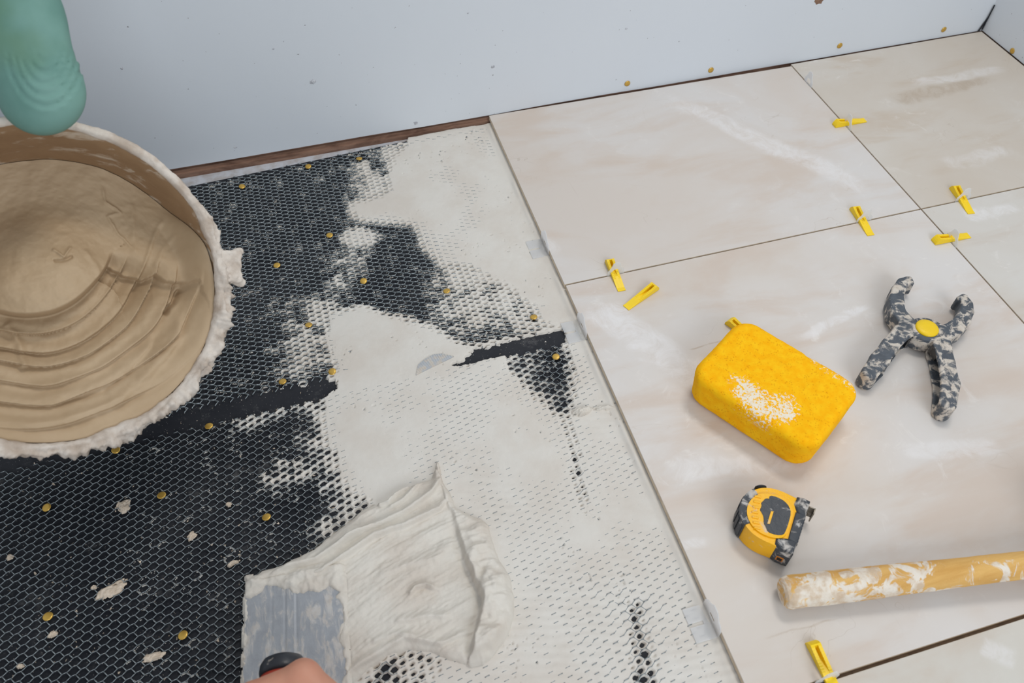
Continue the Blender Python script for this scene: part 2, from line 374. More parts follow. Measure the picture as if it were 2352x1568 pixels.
for (x0, x1, y0, y1, m_) in tile_specs:
    ya, yb = (-.0012, -.0092) if (x0 == 0.0) else (y1, y1)
    o = prism('tile', [(x0, y0), (x1, y0), (x1, yb), (x0, ya)], -.009, 0, m_, floor, .0006, 2, False); o.data.materials.append(mat_tile_edge)
    for p_ in o.data.polygons:
        if abs(p_.normal.z) < .3: p_.material_index = 1
bm = bmesh.new(); box_bm(bm, .004, XR-.002, -1.5, -.0125, ZF, -.0088); bm_obj('tile_bed', bm, mat_bed, floor)

# ================================================================== LATH SHEETS
# each cell of the expanded metal is a hexagon of three strand vectors: knot k, falling strand e1, returning strand e2
def cell(a, b, k):
    a, b, k = (np.array(v)*.001 for v in (a, b, k)); e1 = b-k; e2 = a-e1; return dict(a=a, b=b, k=k, e1=e1, e2=e2, tl=-(k+e1+e2)/2)
LAT = {'low': cell((-.55, -9.68), (9.15, -4.83), (4.7, .85)), 'up': cell((.18, -8.7), (9.9, -4.3), (5.2, -1.1))}
YB = -.506                       # the seam between the sheets
def strand_dist(X, Y):
    """distance to the nearest lath strand and hashed id of the cell, per point"""
    S = np.zeros(X.shape); ID = np.zeros(X.shape)
    for key, msk in (('up', Y > YB), ('low', Y <= YB)):
        L = LAT[key]; Mi = np.linalg.inv(np.stack([L['b'], L['a']], 1)); x, y = X[msk], Y[msk]
        i0 = np.round(Mi[0, 0]*x+Mi[0, 1]*y); j0 = np.round(Mi[1, 0]*x+Mi[1, 1]*y)
        tl = L['tl']; tr = tl+L['k']; r = tr+L['e1']; hs = []
        for p0, v in ((tl, L['k']), (tr, L['e1']), (r, L['e2'])):
            n_ = np.array([-v[1], v[0]])/np.hypot(*v); hs.append((n_, abs(n_@p0)))
        best = np.full(x.shape, -1e9); bi = np.zeros_like(x)
        for di in (-1, 0, 1):
            for dj in (-1, 0, 1):
                i, j = i0+di, j0+dj; px_ = x-i*L['b'][0]-j*L['a'][0]; py_ = y-i*L['b'][1]-j*L['a'][1]
                m = np.minimum(np.minimum(hs[0][1]-np.abs(px_*hs[0][0][0]+py_*hs[0][0][1]), hs[1][1]-np.abs(px_*hs[1][0][0]+py_*hs[1][0][1])), hs[2][1]-np.abs(px_*hs[2][0][0]+py_*hs[2][0][1]))
                u_ = m > best; best = np.where(u_, m, best); bi = np.where(u_, _h(i, j, i*0, 5), bi)
        S[msk] = np.maximum(best, 0); ID[msk] = bi
    return S, ID

# mortar coverage ----------------------------------------------------
ZM = -.012
S_px = [(937, 316), (1040, 296), (1122, 283), (1180, 280), (1360, 650), (1540, 1050), (1900, 1900), (780, 1900), (800, 1450), (830, 1300), (862, 1190), (845, 1150), (800, 1110), (781, 1080), (781, 1046), (758, 1020), (744, 994), (738, 960), (750, 937), (752, 908), (767, 891), (767, 874), (770, 836), (758, 813), (750, 779), (755, 736), (762, 722), (830, 708), (882, 726), (930, 738), (988, 754), (1045, 786), (1097, 800), (1150, 790), (1230, 765), (1288, 750), (1238, 736), (1229, 706), (1187, 668), (1144, 640), (1080, 610), (1015, 600), (1000, 586), (977, 568), (974, 548), (962, 525), (945, 508), (888, 505), (830, 500), (807, 480), (810, 468), (859, 462), (902, 436), (893, 410), (902, 388), (905, 365), (934, 336)]
HOLES_px = [
 [(1042, 834), (1100, 800), (1200, 775), (1290, 748), (1300, 764), (1200, 800), (1110, 826), (1062, 842)],
 [(1160, 812), (1200, 795), (1290, 768), (1312, 800), (1320, 860), (1322, 915), (1312, 950), (1318, 985), (1330, 1060), (1348, 1150), (1338, 1168), (1322, 1100), (1305, 1020), (1282, 960), (1238, 920), (1190, 878), (1165, 840)],
 [(1440, 1388), (1472, 1385), (1478, 1440), (1500, 1500), (1560, 1760), (1430, 1720), (1452, 1500)],
 [(800, 1640), (830, 1560), (880, 1500), (960, 1480), (1010, 1520), (1000, 1570), (960, 1640)]]
BLOBS = [  # px, py, radius px, coverage at the centre: mortar that only clings to the strands
 (712, 790, 62, .50), (690, 830, 50, .45), (740, 720, 45, .52), (665, 800, 36, .30), (860, 430, 48, .58), (905, 350, 40, .62), (840, 395, 36, .42), (815, 545, 26, .95), (845, 545, 16, 1.2), (800, 600, 40, .36), (780, 645, 26, .42),
 (1090, 690, 70, .52), (1160, 700, 60, .58), (1210, 735, 60, .55), (1060, 640, 50, .62), (1110, 620, 45, .8), (1040, 720, 45, .45), (1250, 760, 40, .5), (1000, 660, 34, .3),
 (745, 960, 44, .52), (720, 930, 44, .40), (690, 940, 34, .33), (770, 1060, 44, .5), (740, 1020, 40, .42), (810, 1130, 46, .55), (800, 1180, 40, .42), (770, 1210, 34, .34), (650, 1088, 30, .42), (690, 1078, 30, .42), (620, 1100, 22, .36), (745, 1215, 20, .4), (590, 955, 22, .36), (560, 965, 22, .34), (640, 940, 24, .36),
 (740, 1110, 26, .3), (1190, 850, 46, .42), (1230, 905, 40, .42), (1300, 990, 44, .5), (1335, 1120, 34, .6), (1460, 1450, 30, .6), (1490, 1540, 40, .5), (950, 1530, 46, .66), (985, 1550, 30, .8), (900, 1550, 36, .42), (655, 700, 30, .25), (1215, 820, 30, .35), (1290, 900, 22, .3)]
SW = polyw(S_px, ZM); HW = [polyw(h, ZM) for h in HOLES_px]
def coverage(X, Y):
    d = sdpoly(X, Y, SW)
    for h in HW: d = np.minimum(d, -sdpoly(X, Y, h))
    c = .80+np.where(d > 0, d/.014, d/.020)
    for (a, b, r, k) in BLOBS:
        p0 = P(a, b, ZM); pr = P(a+r, b, ZM); R = np.hypot(*(pr-p0)[:2])*1.15
        c = np.maximum(c, k*1.15*np.exp(-(np.hypot(X-p0[0], (Y-p0[1])*.85)/R)**2*.9)-.06)
    return c, d
GX = .0012
def grid(x0, x1, y0, y1, h):
    xs = np.arange(x0, x1, h); ys = np.arange(y0, y1, h); return np.meshgrid(xs, ys, indexing='xy')
def grid_mesh(name, X, Y, Z, keep, mat, parent=None):
    ny, nx = X.shape; id_ = np.arange(nx*ny).reshape(ny, nx)
    q = np.stack([id_[:-1, :-1], id_[:-1, 1:], id_[1:, 1:], id_[1:, :-1]], -1).reshape(-1, 4)
    k = keep.ravel()[q].any(1); q = q[k]; used = np.unique(q); re = np.full(nx*ny, -1); re[used] = np.arange(len(used))
    V = np.stack([X.ravel(), Y.ravel(), Z.ravel()], 1)[used]
    return mesh_np(name, V, re[q], mat, parent)

X, Y = grid(-.62, .012, -1.12, -.004, GX)
cov, dpol = coverage(X, Y); s, cid = strand_dist(X, Y)
wob = fbm(X*90, Y*90, seed=3, oct=3)
wob2 = fbm(X*260, Y*260, seed=4, oct=2)
ce = cov + (cid-.5)*.34*(cov < 1.15) + wob*.24 + wob2*.10*(cov < 1.1)
smax = .0050*(np.clip(ce, -.5, 2.2)-.06)
seam = (Y < -.4985) & (Y > -.526)
bandm = sstep(.0, .004, np.minimum(-.4985-Y, Y+.526))
smax = np.where(bandm > 0, smax*(1-bandm)+bandm*np.clip((ce-.75)*.02, -.002, .012), smax)
offm = sstep(-.006, -.001, Y-mem_edge(X)); smax = smax*(1-offm)+offm*np.clip((dpol+.0012*wob)*1.2, -.004, .006); s_eff = s*(1-bandm)+bandm*.003; s_eff = s_eff*(1-offm)
t = (smax-s_eff)/.0013
rise = .00405+.00036*(Y > YB)+.00030*sstep(-.16, -.26, X)*(Y <= YB)+.00055*fbm(X*15, Y*15, seed=9)+.00022*fbm(X*160, Y*160, seed=12)+.0006*sstep(-.3, -.42, X)*(Y > YB)*0
thick = rise*np.sqrt(np.clip(t, 0, 1))
# trowel-combed waves of the thin skim, thicker to the right bottom
low = sstep(-.55, -.75, Y)*sstep(-.30, -.20, X)
rise2 = .00032*np.sin((Y*.97+X*.22)*2*math.pi/.0105+5*fbm(X*14, Y*14, seed=31))*low*sstep(-.2, .4, fbm(X*10, Y*10, seed=33))
# squeezed bead along the tile edge
xe = .0015*fbm(Y*14, Y*0, seed=41); bead = np.exp(-((X+.005-xe)/.0042)**2)*.0036*(.55+.45*vn(Y*26, Y*0, seed=44)) + sstep(-.012, .0, X)*.0012
Z = ZF + np.where(t > 0, thick+sstep(.6, 1.2, ce)*(rise2+bead+.0006*sstep(-.02, .03, dpol)), np.clip(t, -1, 0)*.002)
# small pits
pit = sstep(.80, .9, vn(X*260, Y*260, seed=77))*sstep(.2, .5, vn(X*24, Y*24, seed=78)); Z -= pit*.0022*(t > 1)
skim = grid_mesh('mortar_skim', X, Y, Z, t > -1.0, mat_mortar)
tag(skim, 'thin layer of pale mortar scraped into the metal lath beside the tiles', 'mortar')

def build_lath(name, key, ymin, ymax, label):
    L = LAT[key]; V = []; F = []; tl = L['tl']; tr = tl+L['k']; r_ = tr+L['e1']; br = r_+L['e2']
    I, Jx = np.meshgrid(np.arange(-110, 24), np.arange(-90, 150), indexing='ij')
    ca = I.ravel()[:, None]*L['b'][None]+Jx.ravel()[:, None]*L['a'][None]
    m = (ca[:, 0] > -.93) & (ca[:, 0] < .004) & (ca[:, 1] > ymin) & (ca[:, 1] < ymax) & (ca[:, 1] < mem_edge(ca[:, 0])-.009); ca = ca[m]
    segs = [(tl, tr, .0048, .0, .0), (tr, r_, .0038, .0, .0), (r_, br, .0041, .0, .0)]
    jit = fbm(ca[:, 0]*12, ca[:, 1]*12, seed=21)*.0005+np.exp(-((ca[:, 1]-mem_edge(ca[:, 0])+.01)/.012)**2)*.0014*np.clip(fbm(ca[:, 0]*18, ca[:, 1]*0, seed=22)+.3, 0, 1)
    for a, b, top, th, _ in segs:
        pa = ca+a[None]; pb = ca+b[None]
        # bow the strands a little: mid point
        nrm = (pb-pa)/np.linalg.norm(pb-pa, axis=1)[:, None]; per = np.stack([-nrm[:, 1], nrm[:, 0]], 1)
        lean = np.array([.0002, -.0010]) if key == 'low' else np.array([.0003, .0005])
        zt = ZF+top+jit; zb = ZF+top-(.0022 if key == 'low' else .0018)+jit
        w = .00031 if key == 'low' else .00033
        n0 = len(V) and sum(len(v) for v in V)
        blk = []
        for pnt, ext in ((pa, -.0004), (pb, .0004)):
            pnt = pnt+nrm*ext
            for z_, ln in ((zb, -.5), (zt, .5)):
                for sg in (-1, 1):
                    q = pnt+per*w*sg+lean*ln; blk.append(np.concatenate([q, z_[:, None]], 1))
        blk = np.stack(blk, 1)            # n,8,3
        base = n0+np.arange(len(ca))[:, None]*8
        for f in [(0, 1, 5, 4), (2, 6, 7, 3), (0, 4, 6, 2), (1, 3, 7, 5), (0, 2, 3, 1), (4, 5, 7, 6)]: F.append(base+np.array(f)[None])
        V.append(blk.reshape(-1, 3))
    o = mesh_np(name, np.concatenate(V), np.concatenate(F), mat_lath, None, False)
    return tag(o, label, 'metal lath')
build_lath('metal_lath_sheet', 'up', -.4975, -.026, 'galvanised expanded metal lath sheet nearest the wall')
build_lath('metal_lath_sheet', 'low', -1.15, -.5285, 'galvanised expanded metal lath sheet around the trowel, below the seam')

# ================================================================== FRESH MORTAR HEAP
heap_px = [(562, 1338), (600, 1309), (640, 1298), (720, 1258), (790, 1205), (835, 1168), (858, 1158), (872, 1158), (905, 1134), (950, 1112), (990, 1098), (1000, 1078), (1004, 1052), (1012, 1075), (1014, 1100), (1034, 1130), (1046, 1165), (1106, 1192), (1122, 1206), (1130, 1240), (1150, 1290), (1172, 1322), (1180, 1368), (1180, 1420), (1168, 1456), (1140, 1500), (1110, 1524), (1080, 1528), (1030, 1512), (985, 1494), (935, 1490), (890, 1502), (850, 1530), (815, 1562), (780, 1600), (760, 1600), (770, 1400), (764, 1352), (650, 1346)]
HPW = polyw(heap_px, -.008)
X, Y = grid(-.50, -.19, -.925, -.62, .0011)
d = sdpoly(X, Y, HPW)+.0012*fbm(X*120, Y*120, seed=51)
edge = np.sqrt(np.clip(d/.008, 0, 1)); hgt = .0092*edge
strk = lambda: None
# sweep streaks following the direction of the pull
dirx, diry = .988, .155; u_ = X*dirx+Y*diry; v_ = -X*diry+Y*dirx; bend = .16*(u_+.34)**2*6
hgt += (.0029*fbm(u_*13, (v_+bend)*85, seed=61, oct=4)+.0007*fbm(u_*60, (v_+bend)*420, seed=63, oct=2))*sstep(0, .006, d)
def ridge(pts, h, w, asym=.5, wig=.001):
    global hgt
    pw_ = [tuple(P(a, b, -.006)[:2]) for a, b in pts]
    dd, sd, pr = dpath(X+wig*fbm(X*70, Y*70, seed=91), Y+wig*fbm(X*70, Y*70, seed=92), pw_)
    ww = np.where(sd > 0, w*(1+asym), w*(1-asym)); fade = sstep(0, .12, pr)*(1-sstep(.85, 1, pr))*.75+.25
    hgt = hgt+h*1.6*fade*np.exp(-(dd/ww)**2)*sstep(-.002, .002, d)
ridge([(863, 1149), (873, 1161), (893, 1156), (906, 1139), (946, 1116)], .0045, .0028, .5)
ridge([(893, 1172), (929, 1152), (966, 1109)], .0035, .0028, .6)
ridge([(770, 1262), (804, 1240), (863, 1212), (929, 1182), (996, 1133), (1015, 1100), (996, 1076), (1009, 1057)], .0048, .0034, .6)
ridge([(640, 1312), (728, 1286), (797, 1243), (850, 1216)], .004, .0034, .5)
ridge([(700, 1330), (744, 1314), (814, 1268), (863, 1235), (936, 1209), (1009, 1172), (1032, 1142)], .0055, .0036, .6)
ridge([(860, 1330), (930, 1300), (1000, 1285), (1045, 1250)], .0022, .005, .4)
ridge([(940, 1372), (955, 1354), (979, 1346), (1002, 1356)], .0045, .0026, .5)
ridge([(900, 1430), (990, 1418), (1040, 1420)], .0024, .004, .4)
ridge([(800, 1545), (863, 1506), (929, 1466), (1012, 1480), (1088, 1450)], .003, .003, .5)
ridge([(850, 1480), (905, 1458), (960, 1462)], .002, .003, .5)
# the folded lip pushed up on the right
lip = [tuple(P(a, b, -.004)[:2]) for a, b in [(1028, 1150), (1050, 1215), (1062, 1275), (1085, 1320), (1107, 1375), (1104, 1415), (1092, 1460), (1080, 1505)]]
dd, sd, pr = dpath(X+.0035*fbm(X*70, Y*70, seed=71), Y+.0035*fbm(X*70, Y*70, seed=72), lip)
right = np.where(sd > 0, dd, -dd)       # + to the right of the fold line
lipm = sstep(-.002, .0035, right)*sstep(-.004, .012, d)*(1-sstep(.045, .07, right))
hl = (.005+.011*sstep(.05, .6, pr))*lipm*(1-.35*sstep(.012, .035, right))
hl *= 1+.26*np.sin(pr*30+right*70+3*fbm(X*40, Y*40, seed=73))+.2*fbm(X*90, Y*90, seed=74)
hgt += hl; hgt -= .0028*np.exp(-((right+.004)/.004)**2)*sstep(.05, .3, pr)*sstep(.004, .012, d)
hgt += .0007*fbm(X*230, Y*230, seed=55)*sstep(.002, .008, d)
Z = np.where(d > 0, -.0125+hgt, -.0125+np.clip(d, -.004, 0)*1.5)
# mortar smeared over the end of the blade
heap = grid_mesh('mortar_heap', X, Y, Z, d > -.0035, mat_heap)
tag(heap, 'thick fresh heap of mortar with trowel ridges and a folded lip', 'mortar')

# ================================================================== BUCKET
BC = np.array([-.58192, -.54057, .28365]); BN = np.array([.35017, -.65857, .66608]); BN /= np.linalg.norm(BN); BR = .165; BL = .300; BRB = .125
E1 = CR-BN*(CR@BN); E1 /= np.linalg.norm(E1); E2 = np.cross(BN, E1)
def bpt(u, v, w): return BC+u*E1+v*E2-w*BN            # w = depth below the rim plane
def RP(px, py, off=0.0):
    dd = ray(px, py); t = ((BC+BN*off-CAM)@BN)/(dd@BN); return CAM+t*dd
def ruv(px, py):
    q = RP(px, py)-BC; return q@E1, q@E2
bucket = empty('mortar_bucket', 'tilted round bucket crusted with mortar around its rim', 'bucket', tuple(BC-BN*BL-np.array([0, 0, .09])))
def sub(o, par):                                     # a piece of a part: parts built in world space sit at the origin
    o.parent = par; o.matrix_parent_inverse = Matrix.Identity(4); return o
def child_world(o, par):
    o.parent = par; o.matrix_parent_inverse = Matrix.Translation(par.location).inverted(); return o
mat_bucket = m_dirty('bucket_plastic', srgb(176, 172, 168), srgb(150, 146, 142), .40, .6, 22, .6, dirt=srgb(214, 205, 194))
mat_inner = m_dirty('bucket_inner_coat', srgb(160, 130, 98), srgb(140, 110, 80), .52, .66, 26, .65, dirt=srgb(200, 182, 160), stretch=(1, 1, 2.5), off=(1, 2, 3))  # brown base also carries the deep shade inside the bucket
def lathe(name, prof, nseg, mat, parent, rfun=None):
    V = []; F = []; k = len(prof)
    for i in range(nseg):
        a = i/nseg*2*math.pi
        for j, (r, w) in enumerate(prof): V.append(bpt(r*math.cos(a), r*math.sin(a), w))
    for i in range(nseg):
        for j in range(k-1):
            a = i*k+j; b = ((i+1) % nseg)*k+j; F.append((a, b, b+1, a+1))
    o = mesh_np(name, V, F, mat, None); child_world(o, parent); return o
lathe('shell', [(BR-.004, -.001), (BR-.001, -.002), (BR+.001, .003), (BR+.001, .02), (BR-.004, .024)]+[(BR-.004+(BRB-BR+.004)*t, .024+(BL-.024)*t) for t in np.linspace(.05, 1, 14)]+[(BRB-.02, BL), (.001, BL)], 120, mat_bucket, bucket)
lathe('inner_coat', [(BR-.003, -.001), (BR-.009, .006)]+[(BR-.010+(BRB-BR+.006)*t, .006+(BL-.012)*t) for t in np.linspace(.06, 1, 24)]+[(.001, BL-.004)], 160, mat_inner, bucket)
# lumpy crust over the rim
nu, nv = 640, 26; th = np.linspace(0, 2*math.pi, nu, endpoint=False)[:, None]; ph = np.linspace(0, 2*math.pi, nv, endpoint=False)[None]
cx, sx = np.cos(th), np.sin(th)
fat = 1+.75*sstep(.1, .9, -.5*sx+.45*cx+.25)*(.75+.6*fbm(cx*5, sx*5, seed=100, oct=2))       # the crust is fatter on the low right side
tube = (.0068+.0018*fbm(cx*7, sx*7, seed=101)+.0005*fbm(cx*24, sx*24, seed=102))*fat*(.85+.15*fbm(cx*9+0*ph, sx*9+0*ph, np.cos(ph)*1.2+0*th, seed=103))
rough_ = .28+1.45*sstep(-.1, .7, -.55*sx+.6*cx)           # smooth on the far side, ragged on the low right
n3 = 1.25*fbm(cx*8+0*ph, sx*8+0*ph, np.cos(ph)*1.4+0*th, seed=104, oct=3)+.75*fbm(cx*34+0*ph, sx*34+0*ph, np.sin(ph)*2.4+0*th, seed=105, oct=3)
tube = tube+.0048*n3*fat*rough_*np.clip(.35+.65*np.cos(ph-.4), 0, 1)+.0005*fbm(cx*150+0*ph, sx*150+0*ph, np.sin(ph)*5+0*th, seed=106, oct=2)
rad = BR-.004+tube*np.cos(ph)*.85; dep = -tube*np.sin(ph)*.9+.001
drip = np.clip(-np.sin(ph), 0, 1)*np.clip(np.cos(ph)+.5, 0, 1)*.022*np.clip(fbm(cx*16, sx*16, seed=107)+.25, 0, 1)
dep = dep+drip
Vt = BC[None, None]+(rad*cx)[..., None]*E1+(rad*sx)[..., None]*E2-dep[..., None]*BN
id_ = np.arange(nu*nv).reshape(nu, nv)
Fq = np.stack([id_, np.roll(id_, -1, 0), np.roll(np.roll(id_, -1, 0), -1, 1), np.roll(id_, -1, 1)], -1).reshape(-1, 4)
child_world(mesh_np('rim_crust', Vt.reshape(-1, 3), Fq, mat_crust, None), bucket)
# handle lug caked with mortar on the right of the rim
lu, lv = ruv(527, 612)
def lug(Xx, Yy, Zz):
    U = (Xx-BC[0])*E1[0]+(Yy-BC[1])*E1[1]+(Zz-BC[2])*E1[2]; Vv = (Xx-BC[0])*E2[0]+(Yy-BC[1])*E2[1]+(Zz-BC[2])*E2[2]; Wd = -((Xx-BC[0])*BN[0]+(Yy-BC[1])*BN[1]+(Zz-BC[2])*BN[2])
    q = np.maximum(np.maximum(np.abs(U-lu+.001)-.010, np.abs(Vv-lv)-.014), np.abs(Wd-.012)-.014)
    g = smin(q, cap(U, Vv, Wd, (lu+.006, lv+.013, .0), (lu+.011, lv+.017, .004), .0035, .002), .003)
    g = smin(g, cap(U, Vv, Wd, (lu+.006, lv-.012, .0), (lu+.013, lv-.017, .004), .004, .0025), .003)
    return g-.0025-.0022*fbm(U*260, Vv*260, Wd*260, seed=110, oct=3)
cc = bpt(lu, lv, .012); V, F = surf_nets(lug, cc-.036, cc+.036, .0012)
child_world(mesh_np('handle_lug', V, F, mat_crust, None), bucket)

# wet mortar in the bucket: a thing of its own, heaped up towards the low side
nr, nt = 190, 520
rho = np.linspace(0, 1, nr)[:, None]; th = np.linspace(0, 2*math.pi, nt, endpoint=False)[None]
u0 = rho*np.cos(th)*.152; v0 = rho*np.sin(th)*.152
# picture-like coordinates on the rim plane (mm): u right, v up
uu, vv = u0*1000, v0*1000
def uvmm(px, py): a, b = ruv(px, py); return a*1000, b*1000
w = .010+.072*sstep(-120, 110, vv*.9-uu*.35)           # deep at the upper left, near the rim at the lower right
w += .030*sstep(10, -140, uu-.5*vv)
# the mound left of centre
mu, mv = uvmm(95, 610); w -= .032*np.exp(-(((uu-mu)/62)**2+((vv-mv)/56)**2)**1.6)
# scraped bowl with curved terraces
su, sv = uvmm(60, 520); rr = np.hypot(uu-su, vv-sv); an = np.degrees(np.arctan2(vv-sv, uu-su))
zone = sstep(-8, -22, an)*sstep(-125, -100, an)
r0 = [uvmm(px, 800) for px in (0,)][0]
wobr = rr+8*fbm(uu/75, vv/75, seed=120, oct=2)+.06*(an+60)*.35
edges = np.array([84, 102, 121, 134, 152, 172, 196, 236.]); 
kb = np.clip(np.searchsorted(edges, wobr)-1, 0, len(edges)-2); ins_ = (wobr > edges[0])
saw = (wobr-edges[kb])/(edges[kb+1]-edges[kb]); amp_ = np.array([.011, .006, .010, .006, .009, .006, .005])[kb]
w += zone*.020*sstep(80, 86, wobr)*(1-sstep(95, 215, wobr))
w += zone*ins_*amp_*(1+.8*fbm(uu/50, vv/50, seed=123, oct=2))*(np.minimum(saw/.90, (1-saw)/.10)-.5)*-1
w += zone*ins_*.0007*np.sin(wobr/1.9+fbm(uu/30, vv/30, seed=121)*3)
# scarp between the scraped bowl and the smooth upper face
scp = [uvmm(a, b) for a, b in [(235, 640), (262, 600), (300, 622), (345, 636), (375, 622), (400, 640), (440, 645), (470, 640)]]
dd, sd, pr = dpath(uu+1.5*fbm(uu/6, vv/6, seed=125), vv+1.5*fbm(uu/6, vv/6, seed=126), scp)
w += .012*sstep(-1.0, 1.5, -sd*dd)*np.exp(-(dd/26)**2)*(pr > .02)*(pr < .99)
def groove(pts, h, wd):
    global w
    dd, sd, pr = dpath(uu+2*fbm(uu/12, vv/12, seed=130), vv+2*fbm(uu/12, vv/12, seed=131), [uvmm(a, b) for a, b in pts])
    w = w-h*np.exp(-(dd/wd)**2)*sstep(0, .1, pr)*(1-sstep(.9, 1, pr))
for pts, h_, wd_ in [([(255, 380), (262, 430), (300, 460), (265, 470), (285, 510), (325, 560)], .0022, 1.6), ([(400, 480), (370, 540), (350, 600), (345, 630)], .002, 2.2), ([(330, 430), (328, 520), (325, 570)], .0014, 3), ([(425, 520), (395, 560), (372, 610)], .0014, 2.5),
                     ([(440, 655), (420, 690), (390, 720)], -.012, 2.2), ([(118, 560), (150, 580), (168, 555)], .0028, 1.6), ([(122, 592), (150, 590), (172, 580)], -.004, 1.6), ([(5, 740), (40, 790), (60, 850)], .005, 4), ([(200, 560), (225, 600), (235, 640)], .002, 3),
                     ([(430, 720), (400, 790), (330, 870), (250, 930), (150, 960), (20, 975)], .006, 6), ([(385, 760), (330, 830), (240, 900), (120, 935)], -.003, 3)]:
    groove(pts, h_, wd_)
w += .0012*fbm(uu/9, vv/9, seed=140, oct=3)+.003*fbm(uu/45, vv/45, seed=141, oct=2)
w *= 1-.75*sstep(.84, 1, rho)*sstep(.25, -.25, np.sin(th)-.55*np.cos(th))
w = np.clip(w, .003, .16)
rin = BR-.0105+(BRB-BR+.006)*(w/BL); sc = rin/.152
Vt = BC+(u0*sc)[..., None]*E1+(v0*sc)[..., None]*E2-w[..., None]*BN
id_ = np.arange(nr*nt).reshape(nr, nt)
Fq = np.stack([id_[:-1], id_[1:], np.roll(id_, -1, 1)[1:], np.roll(id_, -1, 1)[:-1]], -1).reshape(-1, 4)
tag(mesh_np('bucket_mortar', Vt.reshape(-1, 3), Fq, mat_bucket_mortar), 'wet beige mortar with curved scoop marks inside the tilted bucket', 'mortar')

# ================================================================== GLOVED HAND holding the bucket rim
def m_glove():
    t = NT('glove_teal'); c0 = P(60, 0, .4)
    n = t.noise(14, 4, .5); col = t.mix(t.smooth(n, .3, .7), srgb(92, 132, 122), srgb(116, 154, 144))
    n2 = t.noise(9, 3, .5, off=(4, 2, 1)); col = t.mix(t.math('MULTIPLY', t.smooth(n2, .5, .68), .6), col, srgb(92, 126, 92))
    return t.fin(col, .6, 0, t.bump(t.noise(400, 3), .12, .0008), .3)
g0 = RP(95, 288, .004)                       # where the fingers fold over the rim
gd = np.linalg.norm((g0-CAM)); gs = gd/FPX   # metres per pixel here
def gl(px, py, toward=0.0):                  # a point near the rim, placed relative to g0 in camera-parallel axes
    return CAM+ray(px, py)*((g0-CAM)@CF-toward)
def glove_sdf(Xx, Yy, Zz):
    # flattened back of the hand
    a = gl(95, 212, .030); b = gl(22, 36, .050); c = gl(-40, -190, .05); e = gl(-130, -560, .05)
    q = [Xx-a[0], Yy-a[1], Zz-a[2]]; dep = -(q[0]*CF[0]+q[1]*CF[1]+q[2]*CF[2])
    Xs, Ys, Zs = Xx-dep*.55*CF[0], Yy-dep*.55*CF[1], Zz-dep*.55*CF[2]      # squash along the view axis
    f_ = cap(Xs, Ys, Zs, a, b, .0400, .0400); f_ = smin(f_, cap(Xs, Ys, Zs, b, c, .040, .036), .02); f_ = smin(f_, cap(Xx, Yy, Zz, c, e, .034, .044), .02)
    for k, off in enumerate((-27, -9, 9, 27)):                              # four fingers folded over and into the bucket
        k0 = gl(97+off*1.25, 262-abs(off)*1.0, .022); k1 = k0-BN*.040-CU*.002; k2 = k1-BN*.020+E2*.010; k3 = k2+E2*.014
        ch = np.minimum(cap(Xx, Yy, Zz, k0, k1, .0105, .0098), np.minimum(cap(Xx, Yy, Zz, k1, k2, .0098, .0092), cap(Xx, Yy, Zz, k2, k3, .0092, .0085)))
        f_ = smin(f_, ch, .006)
    t0 = gl(20, 60, .03); t1 = gl(-30, 190, .005); t2 = t1-BN*.035+E2*.004   # thumb outside the rim
    f_ = smin(f_, np.minimum(cap(Xx, Yy, Zz, t0, t1, .015, .013), cap(Xx, Yy, Zz, t1, t2, .013, .011)), .008)
    # wrinkles gathered in U-shaped folds towards the knuckles
    q3 = [Xx-CAM[0], Yy-CAM[1], Zz-CAM[2]]; zc = q3[0]*CF[0]+q3[1]*CF[1]+q3[2]*CF[2]
    px = W/2+FPX*(q3[0]*CR[0]+q3[1]*CR[1]+q3[2]*CR[2])/zc; py = H/2-FPX*(q3[0]*CU[0]+q3[1]*CU[1]+q3[2]*CU[2])/zc
    rr = np.hypot((px-106)*1.0, (py-98)*.62); m = sstep(96, 150, py)*(1-sstep(92, 106, rr))*sstep(14, 30, rr)
    f_ = f_-.0017*m*np.sin(rr/2.5+.6*vn(px/40, py/40, seed=151))
    return f_
gp = np.array([gl(95, 300, -.06), gl(95, 300, .08), gl(-60, 190, 0), gl(200, 190, 0), gl(-130, -560, .05)]); V, F = surf_nets(glove_sdf, gp.min(0)-.062, gp.max(0)+.062, .0026)
tag(mesh_np('person', V, F, m_glove()), 'hand in a teal work glove hanging over the bucket rim by the wall', 'person')

# ================================================================== TROWEL AND HAND
td = np.array([-.10, -.995, 0]); td /= np.linalg.norm(td); tl = np.array([-td[1], td[0], 0.])   # long axis (towards us), left->right
TL = np.array([-.4846, -.7600, -.0062])
trowel = empty('plastering_trowel', 'steel trowel with a red and black handle pulled through the mortar heap', 'trowel', tuple(TL))
def tw(a, b, c): return TL+tl*a+td*b+np.array([0, 0, c])+np.array([0, 0, 1])*(a*.030)
def t_mesh(name, fn_pts, faces, mat, smooth=False):
    return child_world(mesh_np(name, [tw(*p_) for p_ in fn_pts], faces, mat, None, smooth), trowel)
mat_blade = m_dirty('trowel_steel', srgb(146, 149, 154), srgb(172, 175, 180), .47, .62, 60, .5, dirt=srgb(214, 215, 215), metal=.15, stretch=(1.7, .6, 1), amt=.8)
BWD = .106; n_a = 44; n_b = 60; pts = []; F = []
for top in (0, 1):
    for j in range(n_b+1):
        for i in range(n_a+1):
            a = i/n_a*BWD; b = j/n_b*.28; rib = 0
            if top: rib = .0005*(abs(a-.050) < .0052)-.0004*(abs(a-.0435) < .0012)-.0004*(abs(a-.0565) < .0012)-.0003*(abs(a-.030) < .0011)
            pts.append((a, b, .0014*top+rib))
nn = (n_a+1)*(n_b+1)
